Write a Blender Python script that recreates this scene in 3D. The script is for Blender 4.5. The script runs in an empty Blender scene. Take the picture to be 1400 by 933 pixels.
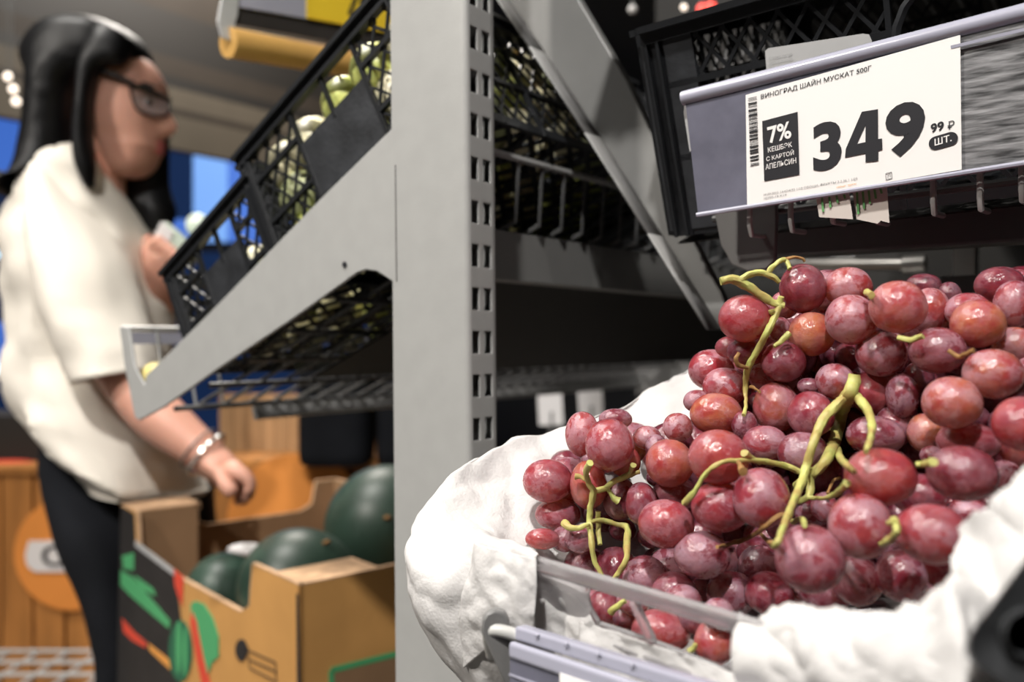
import bpy, bmesh, math, random
from mathutils import Vector, Matrix, noise, Euler
random.seed(7)
V = Vector
# ------------------------------------------------------------------ camera, world, lights, exposure
F = 1167.0; HC = 1.16; CX = 700.0; CY = 466.5
sc = bpy.context.scene
COL = sc.collection
cam_d = bpy.data.cameras.new('camera'); cam = bpy.data.objects.new('camera', cam_d); COL.objects.link(cam)
cam.location = (0, 0, HC); cam.rotation_euler = (math.radians(90), 0, 0)
cam_d.sensor_width = 36; cam_d.lens = 36*F/1400; cam_d.clip_start = .02
cam_d.dof.use_dof = True; cam_d.dof.focus_distance = .43; cam_d.dof.aperture_fstop = cam_d.lens/5.6
sc.camera = cam
sc.view_settings.view_transform = 'Standard'; sc.view_settings.look = 'None'
sc.view_settings.exposure = 0.0; sc.view_settings.gamma = 1.0
w = bpy.data.worlds.new('world'); sc.world = w; w.use_nodes = True
w.node_tree.nodes['Background'].inputs[0].default_value = (.9, .93, 1, 1)
w.node_tree.nodes['Background'].inputs[1].default_value = .25

def light(name, loc, tgt, power, size, color=(1, .95, .88), spot=None):
    d = bpy.data.lights.new(name, 'SPOT' if spot else 'AREA'); d.energy = power; d.color = color
    if spot: d.spot_size = math.radians(spot); d.spot_blend = .6; d.shadow_soft_size = size
    else: d.shape = 'DISK'; d.size = size
    o = bpy.data.objects.new(name, d); COL.objects.link(o); o.location = loc
    o.rotation_euler = (V(tgt)-V(loc)).to_track_quat('-Z', 'Y').to_euler()
    return o
light('track_spot_key', (-.35, -.85, 3.0), (.0, .5, 1.05), 275, .05, (1, .965, .925), 60)
light('track_spot_aisle', (-1.9, -.6, 3.0), (-.6, 1.3, 1.1), 250, .08, (1, .94, .86), 70)
light('track_spot_right', (1.1, -1.6, 2.6), (.2, .4, 1.1), 28, .06, (1, .95, .9), 60)
light('ceiling_panel_middle', (-1.2, 1.0, 3.35), (-1.2, 1.0, 0), 60, .8, (1, .96, .9))
light('ceiling_panel_far', (-1.0, 3.2, 3.35), (-1.0, 3.6, 0), 80, .9, (1, .93, .85))

# ------------------------------------------------------------------ helpers
def P(px, py, Y): return V(((px-CX)/F*Y, Y, HC-(py-CY)/F*Y))
def ray(px, py): return V(((px-CX)/F, 1, -(py-CY)/F))
CAM = V((0, 0, HC))
def hit(px, py, P0, n):
    r = ray(px, py); return CAM + r*((P0-CAM).dot(n)/r.dot(n))
D = V((.788, -.616, 0)).normalized()      # toward the near right: the width of the rack
L = V((.616, .788, 0)).normalized()       # away from the camera: the length of the rack
Z = V((0, 0, 1))

def nodes(m): return m.node_tree.nodes, m.node_tree.links
def mat(name, col, rough=.5, metal=0, spec=.5, var=0, vscale=20, bump=0, bscale=200, coat=0, trans=0, emit=None, estr=0, alpha=1, stretch=None, sss=0, col2=None, wear=0):
    m = bpy.data.materials.new(name); m.use_nodes = True
    N, K = nodes(m); b = N['Principled BSDF']
    b.inputs['Base Color'].default_value = (*col, 1); b.inputs['Roughness'].default_value = rough
    b.inputs['Metallic'].default_value = metal; b.inputs['Specular IOR Level'].default_value = spec
    b.inputs['Coat Weight'].default_value = coat; b.inputs['Transmission Weight'].default_value = trans
    b.inputs['Alpha'].default_value = alpha
    b.inputs['Subsurface Weight'].default_value = sss; b.inputs['Subsurface Scale'].default_value = .01
    if emit: b.inputs['Emission Color'].default_value = (*emit, 1); b.inputs['Emission Strength'].default_value = estr
    tc = N.new('ShaderNodeTexCoord'); mp = N.new('ShaderNodeMapping'); K.new(tc.outputs['Object'], mp.inputs[0])
    if stretch: mp.inputs['Scale'].default_value = stretch
    nz = N.new('ShaderNodeTexNoise'); nz.inputs['Scale'].default_value = vscale; nz.inputs['Detail'].default_value = 6
    K.new(mp.outputs[0], nz.inputs[0])
    if var or col2:
        cr = N.new('ShaderNodeValToRGB'); K.new(nz.outputs[0], cr.inputs[0])
        c2 = col2 if col2 else tuple(c*(1-var) for c in col)
        cr.color_ramp.elements[0].position = .35; cr.color_ramp.elements[1].position = .65
        cr.color_ramp.elements[0].color = (*c2, 1); cr.color_ramp.elements[1].color = (*col, 1)
        K.new(cr.outputs[0], b.inputs['Base Color'])
    if bump:
        n2 = N.new('ShaderNodeTexNoise'); n2.inputs['Scale'].default_value = bscale; n2.inputs['Detail'].default_value = 4
        K.new(mp.outputs[0], n2.inputs[0])
        bp = N.new('ShaderNodeBump'); bp.inputs['Strength'].default_value = bump; bp.inputs['Distance'].default_value = .001
        K.new(n2.outputs[0], bp.inputs['Height']); K.new(bp.outputs[0], b.inputs['Normal'])
    return m

M = {}
M['arm_mid'] = mat('shaded_grey_powder_coat', (.17, .17, .165), .38, 0, .5, .05, 50, .12, 900)  # the post's paint with the shade put into the colour
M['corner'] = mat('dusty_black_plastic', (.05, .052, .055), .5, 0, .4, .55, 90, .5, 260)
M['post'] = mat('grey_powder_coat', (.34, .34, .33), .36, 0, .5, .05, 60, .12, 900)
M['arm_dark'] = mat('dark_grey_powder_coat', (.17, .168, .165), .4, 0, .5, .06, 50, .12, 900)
M['black_plastic'] = mat('black_crate_plastic', (.014, .015, .017), .38, 0, .4, .2, 30, .15, 500)
M['grey_plastic'] = mat('worn_black_plastic', (.030, .032, .036), .42, 0, .5, .5, 45, .3, 300)
M['wire'] = mat('galvanised_wire', (.34, .34, .335), .35, .1)
M['wire_dark'] = mat('dark_wire', (.10, .10, .10), .35, .3)
M['wire_grey'] = mat('pale_painted_wire', (.5, .5, .48), .35)
M['lav'] = mat('price_channel_plastic', (.15, .15, .195), .25, 0, .5, .25, 40, .05, 200, coat=.3)
M['lav_light'] = mat('price_channel_edge', (.33, .33, .40), .25, 0, .5, coat=.3)
M['streak'] = mat('streaked_clear_channel', (.34, .34, .35), .2, 0, .6, .85, 45, .3, 120, coat=.4, stretch=(1, 1, 8))  # pale and dark streaks in the colour
M['clear'] = mat('clear_plastic', (.93, .93, .95), .08, 0, .5, trans=.9)
M['hazy'] = mat('hazy_clear_plastic', (.84, .82, .83), .22, 0, .5, trans=.78)
M['hazy'].node_tree.nodes['Principled BSDF'].inputs['IOR'].default_value = 1.15
M['clear'].node_tree.nodes['Principled BSDF'].inputs['IOR'].default_value = 1.2
M['paper'] = mat('tag_paper', (.82, .80, .78), .6, 0, .3, .03, 8)
M['ink'] = mat('tag_ink', (.018, .018, .022), .5)
M['ink_grey'] = mat('faded_ink', (.25, .25, .25), .6)
M['ink_orange'] = mat('orange_ink', (.8, .35, .08), .6)
M['sticker'] = mat('grey_pack_label', (.42, .42, .42), .4, 0, .5, .12, 30)
M['leaflet'] = mat('printed_leaflet', (.62, .57, .52), .6, 0, .3, .05, 30)
M['ink_green'] = mat('green_ink', (.12, .35, .12), .6)
M['yellow'] = mat('yellow_tag', (.75, .52, .03), .5)
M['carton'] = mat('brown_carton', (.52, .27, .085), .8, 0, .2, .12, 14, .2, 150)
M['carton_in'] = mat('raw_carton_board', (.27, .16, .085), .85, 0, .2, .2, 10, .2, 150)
M['carton_edge'] = mat('torn_carton_edge', (.62, .40, .24), .9, 0, .2, .3, 60, .6, 200)
M['print_black'] = mat('carton_black_print', (.028, .025, .024), .6, 0, .3, .2, 20)
M['print_green'] = mat('carton_green_print', (.07, .33, .13), .6)
M['print_dkgreen'] = mat('carton_dark_green_print', (.02, .12, .06), .6)
M['print_red'] = mat('carton_red_print', (.62, .06, .03), .6)
M['print_orange'] = mat('carton_orange_print', (.7, .3, .06), .6)
M['white_print'] = mat('white_print', (.75, .73, .73), .6)
M['orange_disc'] = mat('orange_print', (.76, .28, .06), .55, 0, .3, .1, 6)
M['wood'] = mat('orange_stained_wood', (.5, .21, .055), .5, 0, .4, .4, 5, .15, 60, stretch=(4, 4, .6))
M['wood_pale'] = mat('pale_crate_wood', (.46, .27, .13), .6, 0, .3, .4, 6, .15, 60, stretch=(4, 4, .6))
M['shirt'] = mat('off_white_cotton', (.76, .71, .63), .85, 0, .15, .04, 12, .25, 600)
M['trousers'] = mat('black_trousers', (.010, .011, .014), .9, 0, .15, .3, 10)
M['skin'] = mat('skin', (.62, .32, .235), .5, 0, .4, .15, 14, sss=.12)
M['lips'] = mat('lips', (.55, .12, .12), .4)
M['hair'] = mat('black_hair', (.005, .005, .006), .45, 0, .25, .5, 30, .5, 90, stretch=(5, 5, .35))
M['frame_black'] = mat('glasses_frame', (.02, .017, .017), .25)
M['eye'] = mat('eye_white', (.7, .68, .65), .3)
M['iris'] = mat('iris', (.03, .02, .015), .2)
M['silver'] = mat('silver', (.75, .74, .72), .22, .9)
M['shoe'] = mat('white_shoe', (.7, .7, .7), .6)
M['pack'] = mat('pale_green_wrapper', (.62, .72, .62), .3, 0, .5, .2, 30, coat=.3)
M['melon'] = None
M['fruit_y'] = mat('yellow_green_fruit', (.62, .66, .20), .35, 0, .5, .25, 20, sss=.05)
M['fruit_w'] = mat('cream_fruit', (.80, .74, .50), .35, 0, .5, .15, 20)
M['fruit_g'] = mat('dull_green_fruit', (.42, .45, .22), .45, 0, .5, .25, 25)
M['lemon'] = mat('pale_yellow_fruit', (.85, .72, .28), .4, 0, .5, .1, 20)
M['stem'] = mat('grape_stem', (.42, .44, .13), .5, 0, .4, 0, 90, .35, 400, col2=(.36, .27, .09), sss=.05)
M['stem_brown'] = mat('dry_grape_stem', (.32, .17, .06), .7, 0, .3, .4, 200, .5, 400)
M['gold_roll'] = mat('tan_wrapping', (.62, .36, .11), .35, 0, .5, .2, 8)
M['beam_brown'] = mat('brown_canopy', (.04, .032, .025), .6, 0, .3, .25, 3)
M['beam_pale'] = mat('taupe_canopy', (.095, .08, .06), .6, 0, .3, .15, 3)
M['beam_dark'] = mat('dark_canopy', (.014, .012, .010), .6)
M['blackout'] = mat('shade_black', (.014, .013, .012), .6, 0, .3, .4, 6)  # near-black stand-in for shade, used on the dark sheets
M['floor'] = mat('grey_floor_tile', (.22, .21, .2), .3, 0, .5, .1, 4)
M['wall'] = mat('dark_wall_paint', (.05, .05, .055), .8)
M['ceiling'] = mat('dark_ceiling_paint', (.09, .09, .09), .8)
M['blue_glow'] = mat('blue_backlit_panel', (.1, .2, .6), .4, emit=(.04, .15, .62), estr=.7)
M['blue_pale'] = mat('pale_blue_backlit_panel', (.2, .4, .8), .4, emit=(.16, .34, .80), estr=.8)
M['navy'] = mat('navy_glass', (.01, .02, .06), .15, emit=(.01, .03, .10), estr=.5)
M['cyan_glow'] = mat('cyan_strip_lamp', (.3, .6, .9), .4, emit=(.35, .7, 1), estr=2.2)
M['orange_glow'] = mat('orange_lamp', (1, .3, .05), .4, emit=(1, .16, .02), estr=1.6)
M['red_glow'] = mat('red_lamp', (1, .1, .1), .4, emit=(1, .08, .05), estr=1.8)
M['white_glow'] = mat('white_bulb', (1, .9, .8), .4, emit=(1, .85, .7), estr=2.0)
M['steel'] = mat('brushed_steel', (.6, .58, .55), .3, .85, bump=.3, bscale=60)

def melon_mat():
    m = mat('watermelon_rind', (.02, .05, .03), .42, 0, .45)
    N, K = nodes(m); b = N['Principled BSDF']
    tc = N.new('ShaderNodeTexCoord'); nz = N.new('ShaderNodeTexNoise'); nz.inputs['Scale'].default_value = 16
    K.new(tc.outputs['Object'], nz.inputs[0])
    wv = N.new('ShaderNodeTexWave'); wv.inputs['Scale'].default_value = 9; wv.inputs['Distortion'].default_value = 6
    wv.inputs['Detail'].default_value = 3; K.new(tc.outputs['Object'], wv.inputs[0])
    cr = N.new('ShaderNodeValToRGB'); cr.color_ramp.elements[0].color = (.007, .018, .012, 1)
    cr.color_ramp.elements[1].color = (.045, .085, .062, 1); K.new(wv.outputs[0], cr.inputs[0])
    K.new(cr.outputs[0], b.inputs['Base Color'])
    return m
M['melon'] = melon_mat()

def grape_mat():
    m = bpy.data.materials.new('red_grape_skin'); m.use_nodes = True
    N, K = nodes(m); b = N['Principled BSDF']
    tc = N.new('ShaderNodeTexCoord'); oi = N.new('ShaderNodeObjectInfo')
    sep = N.new('ShaderNodeSeparateColor'); K.new(oi.outputs['Color'], sep.inputs[0])
    off = N.new('ShaderNodeVectorMath'); off.operation = 'SCALE'
    cmb = N.new('ShaderNodeCombineXYZ')
    K.new(oi.outputs['Random'], cmb.inputs[0]); K.new(oi.outputs['Random'], cmb.inputs[1]); K.new(cmb.outputs[0], off.inputs[0]); off.inputs['Scale'].default_value = 57
    add = N.new('ShaderNodeVectorMath'); K.new(tc.outputs['Object'], add.inputs[0]); K.new(off.outputs[0], add.inputs[1])
    def nz(scale, detail, rough=.55, dist=0):
        n = N.new('ShaderNodeTexNoise'); n.inputs['Scale'].default_value = scale; n.inputs['Detail'].default_value = detail
        n.inputs['Roughness'].default_value = rough; n.inputs['Distortion'].default_value = dist
        K.new(add.outputs[0], n.inputs[0]); return n.outputs[0]
    def ramp(src, stops):
        r = N.new('ShaderNodeValToRGB'); K.new(src, r.inputs[0])
        e = r.color_ramp.elements
        for i, (p, c) in enumerate(stops):
            q = e[i] if i < 2 else e.new(p)
            q.position = p; q.color = (*c, 1) if len(c) == 3 else c
        return r.outputs[0]
    def mix(fac, a, c, typ='MIX'):
        x = N.new('ShaderNodeMix'); x.data_type = 'RGBA'; x.blend_type = typ
        if isinstance(fac, float): x.inputs[0].default_value = fac
        else: K.new(fac, x.inputs[0])
        for s, q in ((6, a), (7, c)):
            if isinstance(q, tuple): x.inputs[s].default_value = (*q, 1)
            else: K.new(q, x.inputs[s])
        return x.outputs[2]
    def math_(op, a, c):
        x = N.new('ShaderNodeMath'); x.operation = op; x.use_clamp = True
        for s, q in ((0, a), (1, c)):
            if isinstance(q, float): x.inputs[s].default_value = q
            else: K.new(q, x.inputs[s])
        return x.outputs[0]
    red = mix(ramp(nz(1.3, 3), [(.35, (0, 0, 0)), (.65, (1, 1, 1))]), (.17, .010, .024), (.30, .022, .032))
    orange = mix(ramp(nz(1.1, 3), [(.38, (0, 0, 0)), (.62, (1, 1, 1))]), (.30, .035, .030), (.42, .12, .055))
    dark = mix(ramp(nz(1.5, 3), [(.35, (0, 0, 0)), (.65, (1, 1, 1))]), (.035, .006, .014), (.12, .010, .022))
    base = mix(sep.outputs[0], red, orange)         # object colour R: how orange the berry is
    base = mix(sep.outputs[1], base, dark)          # G: how dark
    # waxy bloom: soft cover with rubbed patches
    soft = ramp(nz(.9, 3, .6, .6), [(.34, (.12, .12, .12)), (.60, (1, 1, 1))])
    patch = ramp(nz(1.25, 7, .62, .35), [(.0, (1, 1, 1)), (.53, (.9, .9, .9)), (.57, (.35, .35, .35)), (.64, (.08, .08, .08))])
    fine = ramp(nz(7, 7, .75), [(.3, (.62, .62, .62)), (.7, (1, 1, 1))])
    bl = math_('MULTIPLY', soft, patch); bl = math_('MULTIPLY', bl, fine); bl = math_('MULTIPLY', bl, sep.outputs[2])
    bl = math_('MULTIPLY', bl, .74)
    colr = mix(bl, base, (.50, .30, .36))
    K.new(colr, b.inputs['Base Color'])
    rg = N.new('ShaderNodeMapRange'); K.new(bl, rg.inputs[0]); rg.inputs[1].default_value = 0; rg.inputs[2].default_value = .6
    rg.inputs[3].default_value = .17; rg.inputs[4].default_value = .42; K.new(rg.outputs[0], b.inputs['Roughness'])
    b.inputs['Subsurface Weight'].default_value = .25; b.inputs['Subsurface Scale'].default_value = .25
    b.inputs['Subsurface Radius'].default_value = (1, .25, .15)
    bp = N.new('ShaderNodeBump'); bp.inputs['Strength'].default_value = .12; bp.inputs['Distance'].default_value = .03
    K.new(nz(3.5, 5), bp.inputs['Height']); K.new(bp.outputs[0], b.inputs['Normal'])
    return m
M['grape'] = grape_mat()

def bag_mat():
    m = mat('white_nonwoven_cloth', (.69, .675, .665), .75, 0, .25)
    N, K = nodes(m); b = N['Principled BSDF']; out = N['Material Output']
    tc = N.new('ShaderNodeTexCoord')
    n = N.new('ShaderNodeTexNoise'); n.inputs['Scale'].default_value = 700; n.inputs['Detail'].default_value = 5; K.new(tc.outputs['Object'], n.inputs[0])
    n2 = N.new('ShaderNodeTexNoise'); n2.inputs['Scale'].default_value = 45; n2.inputs['Detail'].default_value = 7; n2.inputs['Distortion'].default_value = 1.5; K.new(tc.outputs['Object'], n2.inputs[0])
    ad = N.new('ShaderNodeMath'); ad.operation = 'MULTIPLY_ADD'; K.new(n2.outputs[0], ad.inputs[0]); ad.inputs[1].default_value = 3; K.new(n.outputs[0], ad.inputs[2])
    bp = N.new('ShaderNodeBump'); bp.inputs['Strength'].default_value = .3; bp.inputs['Distance'].default_value = .0013
    K.new(ad.outputs[0], bp.inputs['Height']); K.new(bp.outputs[0], b.inputs['Normal'])
    tr = N.new('ShaderNodeBsdfTranslucent'); tr.inputs[0].default_value = (.8, .78, .76, 1)
    mx = N.new('ShaderNodeMixShader'); mx.inputs[0].default_value = .25
    K.new(b.outputs[0], mx.inputs[1]); K.new(tr.outputs[0], mx.inputs[2])
    K.new(mx.outputs[0], out.inputs[0])
    return m
M['bag'] = bag_mat()

def mk(name, verts, faces, m, parent=None, smooth=True, kind=None):
    me = bpy.data.meshes.new(name)
    off = V((0, 0, 0))
    if parent is not None:
        q = parent
        while q is not None: off += q.location; q = q.parent
    me.from_pydata([tuple(V(v)-off) for v in verts], [], faces); me.update()
    o = bpy.data.objects.new(name, me); COL.objects.link(o)
    if m: me.materials.append(M[m] if isinstance(m, str) else m)
    if parent is not None: o.parent = parent
    if smooth:
        for p in me.polygons: p.use_smooth = True
        me.set_sharp_from_angle(angle=math.radians(38))
    if kind: o['kind'] = kind
    return o
def thing(name, label, cat, loc=(0, 0, 0), group=None):
    o = bpy.data.objects.new(name, None); COL.objects.link(o); o.location = loc; o.empty_display_size = .03
    o['label'] = label; o['category'] = cat
    if group: o['group'] = group
    return o
def tag(o, label, cat, group=None):
    o['label'] = label; o['category'] = cat
    if group: o['group'] = group
    return o
def bevel(o, wd=.001, seg=2):
    b = o.modifiers.new('bevel', 'BEVEL'); b.width = wd; b.segments = seg; b.limit_method = 'ANGLE'; b.angle_limit = math.radians(40)
    return o
class MB:
    def __init__(s): s.v = []; s.f = []
    def add(s, v, f):
        k = len(s.v); s.v += [V(x) for x in v]; s.f += [[i+k for i in q] for q in f]; return s
    def box(s, o, a, b, c):           # corner, three edge vectors
        o = V(o); v = [o, o+a, o+a+b, o+b, o+c, o+a+c, o+a+b+c, o+b+c]
        f = [(0, 3, 2, 1), (4, 5, 6, 7), (0, 1, 5, 4), (1, 2, 6, 5), (2, 3, 7, 6), (3, 0, 4, 7)]
        if a.cross(b).dot(c) < 0: f = [q[::-1] for q in f]
        return s.add(v, f)
    def bar(s, p, q, w, t, n):        # bar from p to q, width w, thickness t along n
        p, q, n = V(p), V(q), V(n).normalized(); d = q-p
        if d.length < 1e-5: return s
        x = d.cross(n).normalized()*w
        return s.box(p-x/2-n*t/2, d, x, n*t)
    def tube(s, pts, r, seg=8, smooth=0, closed=False):
        pts = [V(p) for p in pts]
        rs = list(r) if hasattr(r, '__len__') else [r]*len(pts)
        if smooth: pts, rs = catmull(pts, rs, smooth)
        k = len(s.v); n = len(pts); up = None
        for i, p in enumerate(pts):
            t = (pts[min(i+1, n-1)]-pts[max(i-1, 0)])
            if t.length < 1e-9: t = V((0, 0, 1))
            t.normalize()
            if up is None: up = t.orthogonal().normalized()
            up = (up-t*up.dot(t))
            up = up.normalized() if up.length > 1e-6 else t.orthogonal().normalized()
            sd = t.cross(up)
            for j in range(seg):
                a = 2*math.pi*j/seg; s.v.append(p+(up*math.cos(a)+sd*math.sin(a))*rs[i])
        for i in range(n-1):
            for j in range(seg):
                a = k+i*seg+j; b = k+i*seg+(j+1) % seg; s.f.append([a, b, b+seg, a+seg])
        s.f.append([k+j for j in range(seg)][::-1]); s.f.append([k+(n-1)*seg+j for j in range(seg)])
        return s
    def prism(s, outline, ext):       # outline of world points, extruded
        n = len(outline); ext = V(ext)
        nn = V((0, 0, 0))
        for i in range(n): nn += V(outline[i]).cross(V(outline[(i+1) % n]))
        if nn.dot(ext) > 0: outline = outline[::-1]
        v = [V(p) for p in outline]+[V(p)+ext for p in outline]
        f = [list(range(n)), list(range(n, 2*n))[::-1]]+[[(i+1) % n, i, i+n, (i+1) % n+n] for i in range(n)]
        return s.add(v, f)
    def ball(s, c, rx, ry=None, rz=None, a=14, b=9):
        ry = ry or rx; rz = rz or rx; c = V(c); k = len(s.v)
        s.v.append(c+V((0, 0, rz)))
        for i in range(1, b):
            th = math.pi*i/b
            for j in range(a):
                ph = 2*math.pi*j/a; s.v.append(c+V((rx*math.sin(th)*math.cos(ph), ry*math.sin(th)*math.sin(ph), rz*math.cos(th))))
        s.v.append(c-V((0, 0, rz))); e = len(s.v)-1
        for j in range(a):
            s.f.append([k, k+1+j, k+1+(j+1) % a]); s.f.append([e, e-1-j, e-1-(j+1) % a])
            for i in range(b-2):
                p = k+1+i*a+j; q = k+1+i*a+(j+1) % a; s.f.append([p, p+a, q+a, q])
        return s
    def rings(s, rr, cap=True):       # list of equal length closed rings
        k = len(s.v); n = len(rr[0])
        for r in rr: s.v += [V(p) for p in r]
        for i in range(len(rr)-1):
            for j in range(n): a = k+i*n+j; b = k+i*n+(j+1) % n; s.f.append([a, b, b+n, a+n])
        if cap: s.f.append([k+j for j in range(n)][::-1]); s.f.append([k+(len(rr)-1)*n+j for j in range(n)])
        return s
    def build(s, name, m, parent=None, smooth=True, kind=None): return mk(name, s.v, s.f, m, parent, smooth, kind)
def catmull(pts, rs, k):
    op, orr = [], []; n = len(pts)
    for i in range(n-1):
        p0, p1, p2, p3 = pts[max(i-1, 0)], pts[i], pts[i+1], pts[min(i+2, n-1)]
        for j in range(k):
            t = j/k
            op.append(.5*((2*p1)+(p2-p0)*t+(2*p0-5*p1+4*p2-p3)*t*t+(3*p1-p0-3*p2+p3)*t**3)); orr.append(rs[i]*(1-t)+rs[i+1]*t)
    op.append(pts[-1]); orr.append(rs[-1]); return op, orr
def clean(o, tri=False):
    bm = bmesh.new(); bm.from_mesh(o.data); bmesh.ops.recalc_face_normals(bm, faces=bm.faces); bm.to_mesh(o.data); bm.free(); return o
def copyobj(o, parent=None, loc=None):
    c = o.copy(); COL.objects.link(c)
    if parent is not None: c.parent = parent
    if loc is not None: c.location = loc
    return c

# ------------------------------------------------------------------ the room
def struct(o): o['kind'] = 'structure'; return o
struct(MB().box((-5, -3, -.05), V((10, 0, 0)), V((0, 11, 0)), V((0, 0, .05))).build('floor', 'floor', None, False))
struct(MB().box((-5, -3, 3.5), V((10, 0, 0)), V((0, 11, 0)), V((0, 0, .05))).build('ceiling', 'ceiling', None, False))
struct(MB().box((-5, 8, 0), V((10, 0, 0)), V((0, .1, 0)), V((0, 0, 3.5))).build('wall_back', 'wall', None, False))
struct(MB().box((-5.1, -3, 0), V((.1, 0, 0)), V((0, 11, 0)), V((0, 0, 3.5))).build('wall_left', 'wall', None, False))
struct(MB().box((5, -3, 0), V((.1, 0, 0)), V((0, 11, 0)), V((0, 0, 3.5))).build('wall_right', 'wall', None, False))
struct(MB().box((-5, -3.1, 0), V((10, 0, 0)), V((0, .1, 0)), V((0, 0, 3.5))).build('wall_front', 'wall', None, False))

# ------------------------------------------------------------------ the post of the rack
PC = V((-.0283, .55, 0))          # front right vertical corner
LEAN = V((.010, 0, -1))           # slight lean of the frame, as photographed
def pz(p, z): return V((p.x-(z-HC)*.008, p.y, z))
post = thing('shelving_rack', 'light grey steel rack with slotted upright and sloping arms, centre of the photo', 'rack', (-.06, .57, 0))
WID, DEP = .069, .031
def post_profile():
    # start at front-left corner going right along the wide face, around the rounded corner, slotted side, back, left
    pts = []
    r = .004
    pts.append((-WID, 0)); pts.append((-WID+.003, 0)); pts.append((-WID/2, 0)); pts.append((-r, 0))
    for k in range(1, 5):
        a = math.pi/2*k/4; pts.append((-r+r*math.sin(a), r-r*math.cos(a)))
    for s in (.0045, .0118, .0165, .0245): pts.append((0, s))
    pts.append((0, DEP-.003)); pts.append((-.002, DEP)); pts.append((-WID+.002, DEP)); pts.append((-WID, DEP-.003))
    return pts
prof = post_profile(); n = len(prof)
i0 = 8                            # index of (0,.0052)
slot_cols = {i0, i0+2}
pitch = .0284; zs = [0.0]; z = 1.3484-.0284*32
holes = []
while z < 2.0:
    zs += [z, z+.0022, z+.0168, z+.019]; holes.append(len(zs)-3); z += pitch
zs += [2.15]
mb = MB()
for zz in zs:
    for j, (a, b) in enumerate(prof):
        mb.v.append(pz(PC+D*a+L*b, zz))
hs = set(holes)
for i in range(len(zs)-1):
    for j in range(n):
        ishole = (j in slot_cols) and any(i in (h-1, h, h+1) for h in hs)
        if ishole:
            if i in hs: continue
        mb.f.append([i*n+j, i*n+(j+1) % n, (i+1)*n+(j+1) % n, (i+1)*n+j])
up = mb.build('upright', 'post', post, True)
so = up.modifiers.new('wall', 'SOLIDIFY'); so.thickness = .0018; so.offset = -1
bevel(up, .0005, 2)
MB().box(PC+D*-.09+L*-.015+V((0, 0, 0)), D*.12, L*.06, Z*.006).build('foot_plate', 'post', post, False)

# arm that slopes down to the left (in the plane of the wide face)
A0 = PC+D*-WID+V((0, 0, HC)); NA = L
def onarm(px, py, back=0.0): return hit(px, py, A0+L*back, NA)
out = [(544, 168), (520, 191), (440, 270), (300, 414), (240, 474), (200, 513), (197, 527), (183, 500), (176, 448), (163, 447), (170, 500), (184, 571), (190, 575), (222, 558), (300, 503), (400, 436), (470, 386), (488, 373), (500, 369), (514, 371), (527, 379), (544, 390)]
pl = MB().prism([onarm(x, y, .0005) for x, y in out], L*.003).build('shelf_arm', 'post', post, True); arm = pl; bevel(pl, .0008, 2)
mb = MB(); mb.tube([onarm(471, 362, -.0002)-L*.0003, onarm(471, 362)+L*.001], .0022, 12); mb.build('bolt_hole', 'ink', arm)
mb = MB().bar(onarm(541, 176), onarm(543, 385), .0012, .0012, L); mb.build('weld_seam', 'silver', arm)
arm2 = None

# ---- left deck
SL = .92
backP = V((-.038, .595, HC+.088))
tipP = onarm(188, 566, .004)
dslope = (tipP-backP)
dslope = dslope - L*dslope.dot(L)                      # direction across the shelf, sloping
deckN = dslope.normalized().cross(L); deckN = deckN if deckN.z > 0 else -deckN
deck = thing('wire_shelf', 'sloping wire shelf under the black crates, seen from below left of and behind the post', 'shelf', backP)
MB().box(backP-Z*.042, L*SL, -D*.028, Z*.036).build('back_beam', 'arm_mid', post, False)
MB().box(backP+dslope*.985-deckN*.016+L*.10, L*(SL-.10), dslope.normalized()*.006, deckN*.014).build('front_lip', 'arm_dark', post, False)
rod0 = None
u = dslope
for k in range(30):
    o0 = L*(.03+k*.03)
    if rod0 is None:
        rod0 = MB().tube([backP+o0+Z*.045-u*.02, backP+o0-u*.012, backP+o0+u*.98], .0019, 6).build('wire_rod', 'wire_dark', deck)
    else: copyobj(rod0, deck, L*(k*.03))
cr = None
for k in range(7):
    o0 = u*(.02+k*.155)
    if cr is None: cr = MB().tube([backP+o0-deckN*.004, backP+o0-deckN*.004+L*SL], .0026, 6).build('cross_rod', 'wire_dark', deck)
    else: copyobj(cr, deck, u*(k*.155))
MB().tube([backP+Z*.045-u*.02+L*.02, backP+Z*.045-u*.02+L*SL], .003, 6).build('back_rail', 'wire', deck)
for k in range(5):
    a = backP+u*(.35+.16*k)+L*(.16*(k % 2)+.12)-deckN*.0075
# added dark sheet below the deck, in place of the shade there
MB().box(backP+u*.04-deckN*.03+L*.05, L*(SL-.05), u*.55, deckN*.002).build('deck_shade_sheet', 'blackout', deck, False)
far_arm = MB().prism([backP+L*(SL+.0)+Z*.06, backP+L*SL-Z*.10, backP+L*SL+dslope-Z*.03, backP+L*SL+dslope+Z*.02], L*.003).build('shelf_arm', 'arm_dark', post, False)

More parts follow.
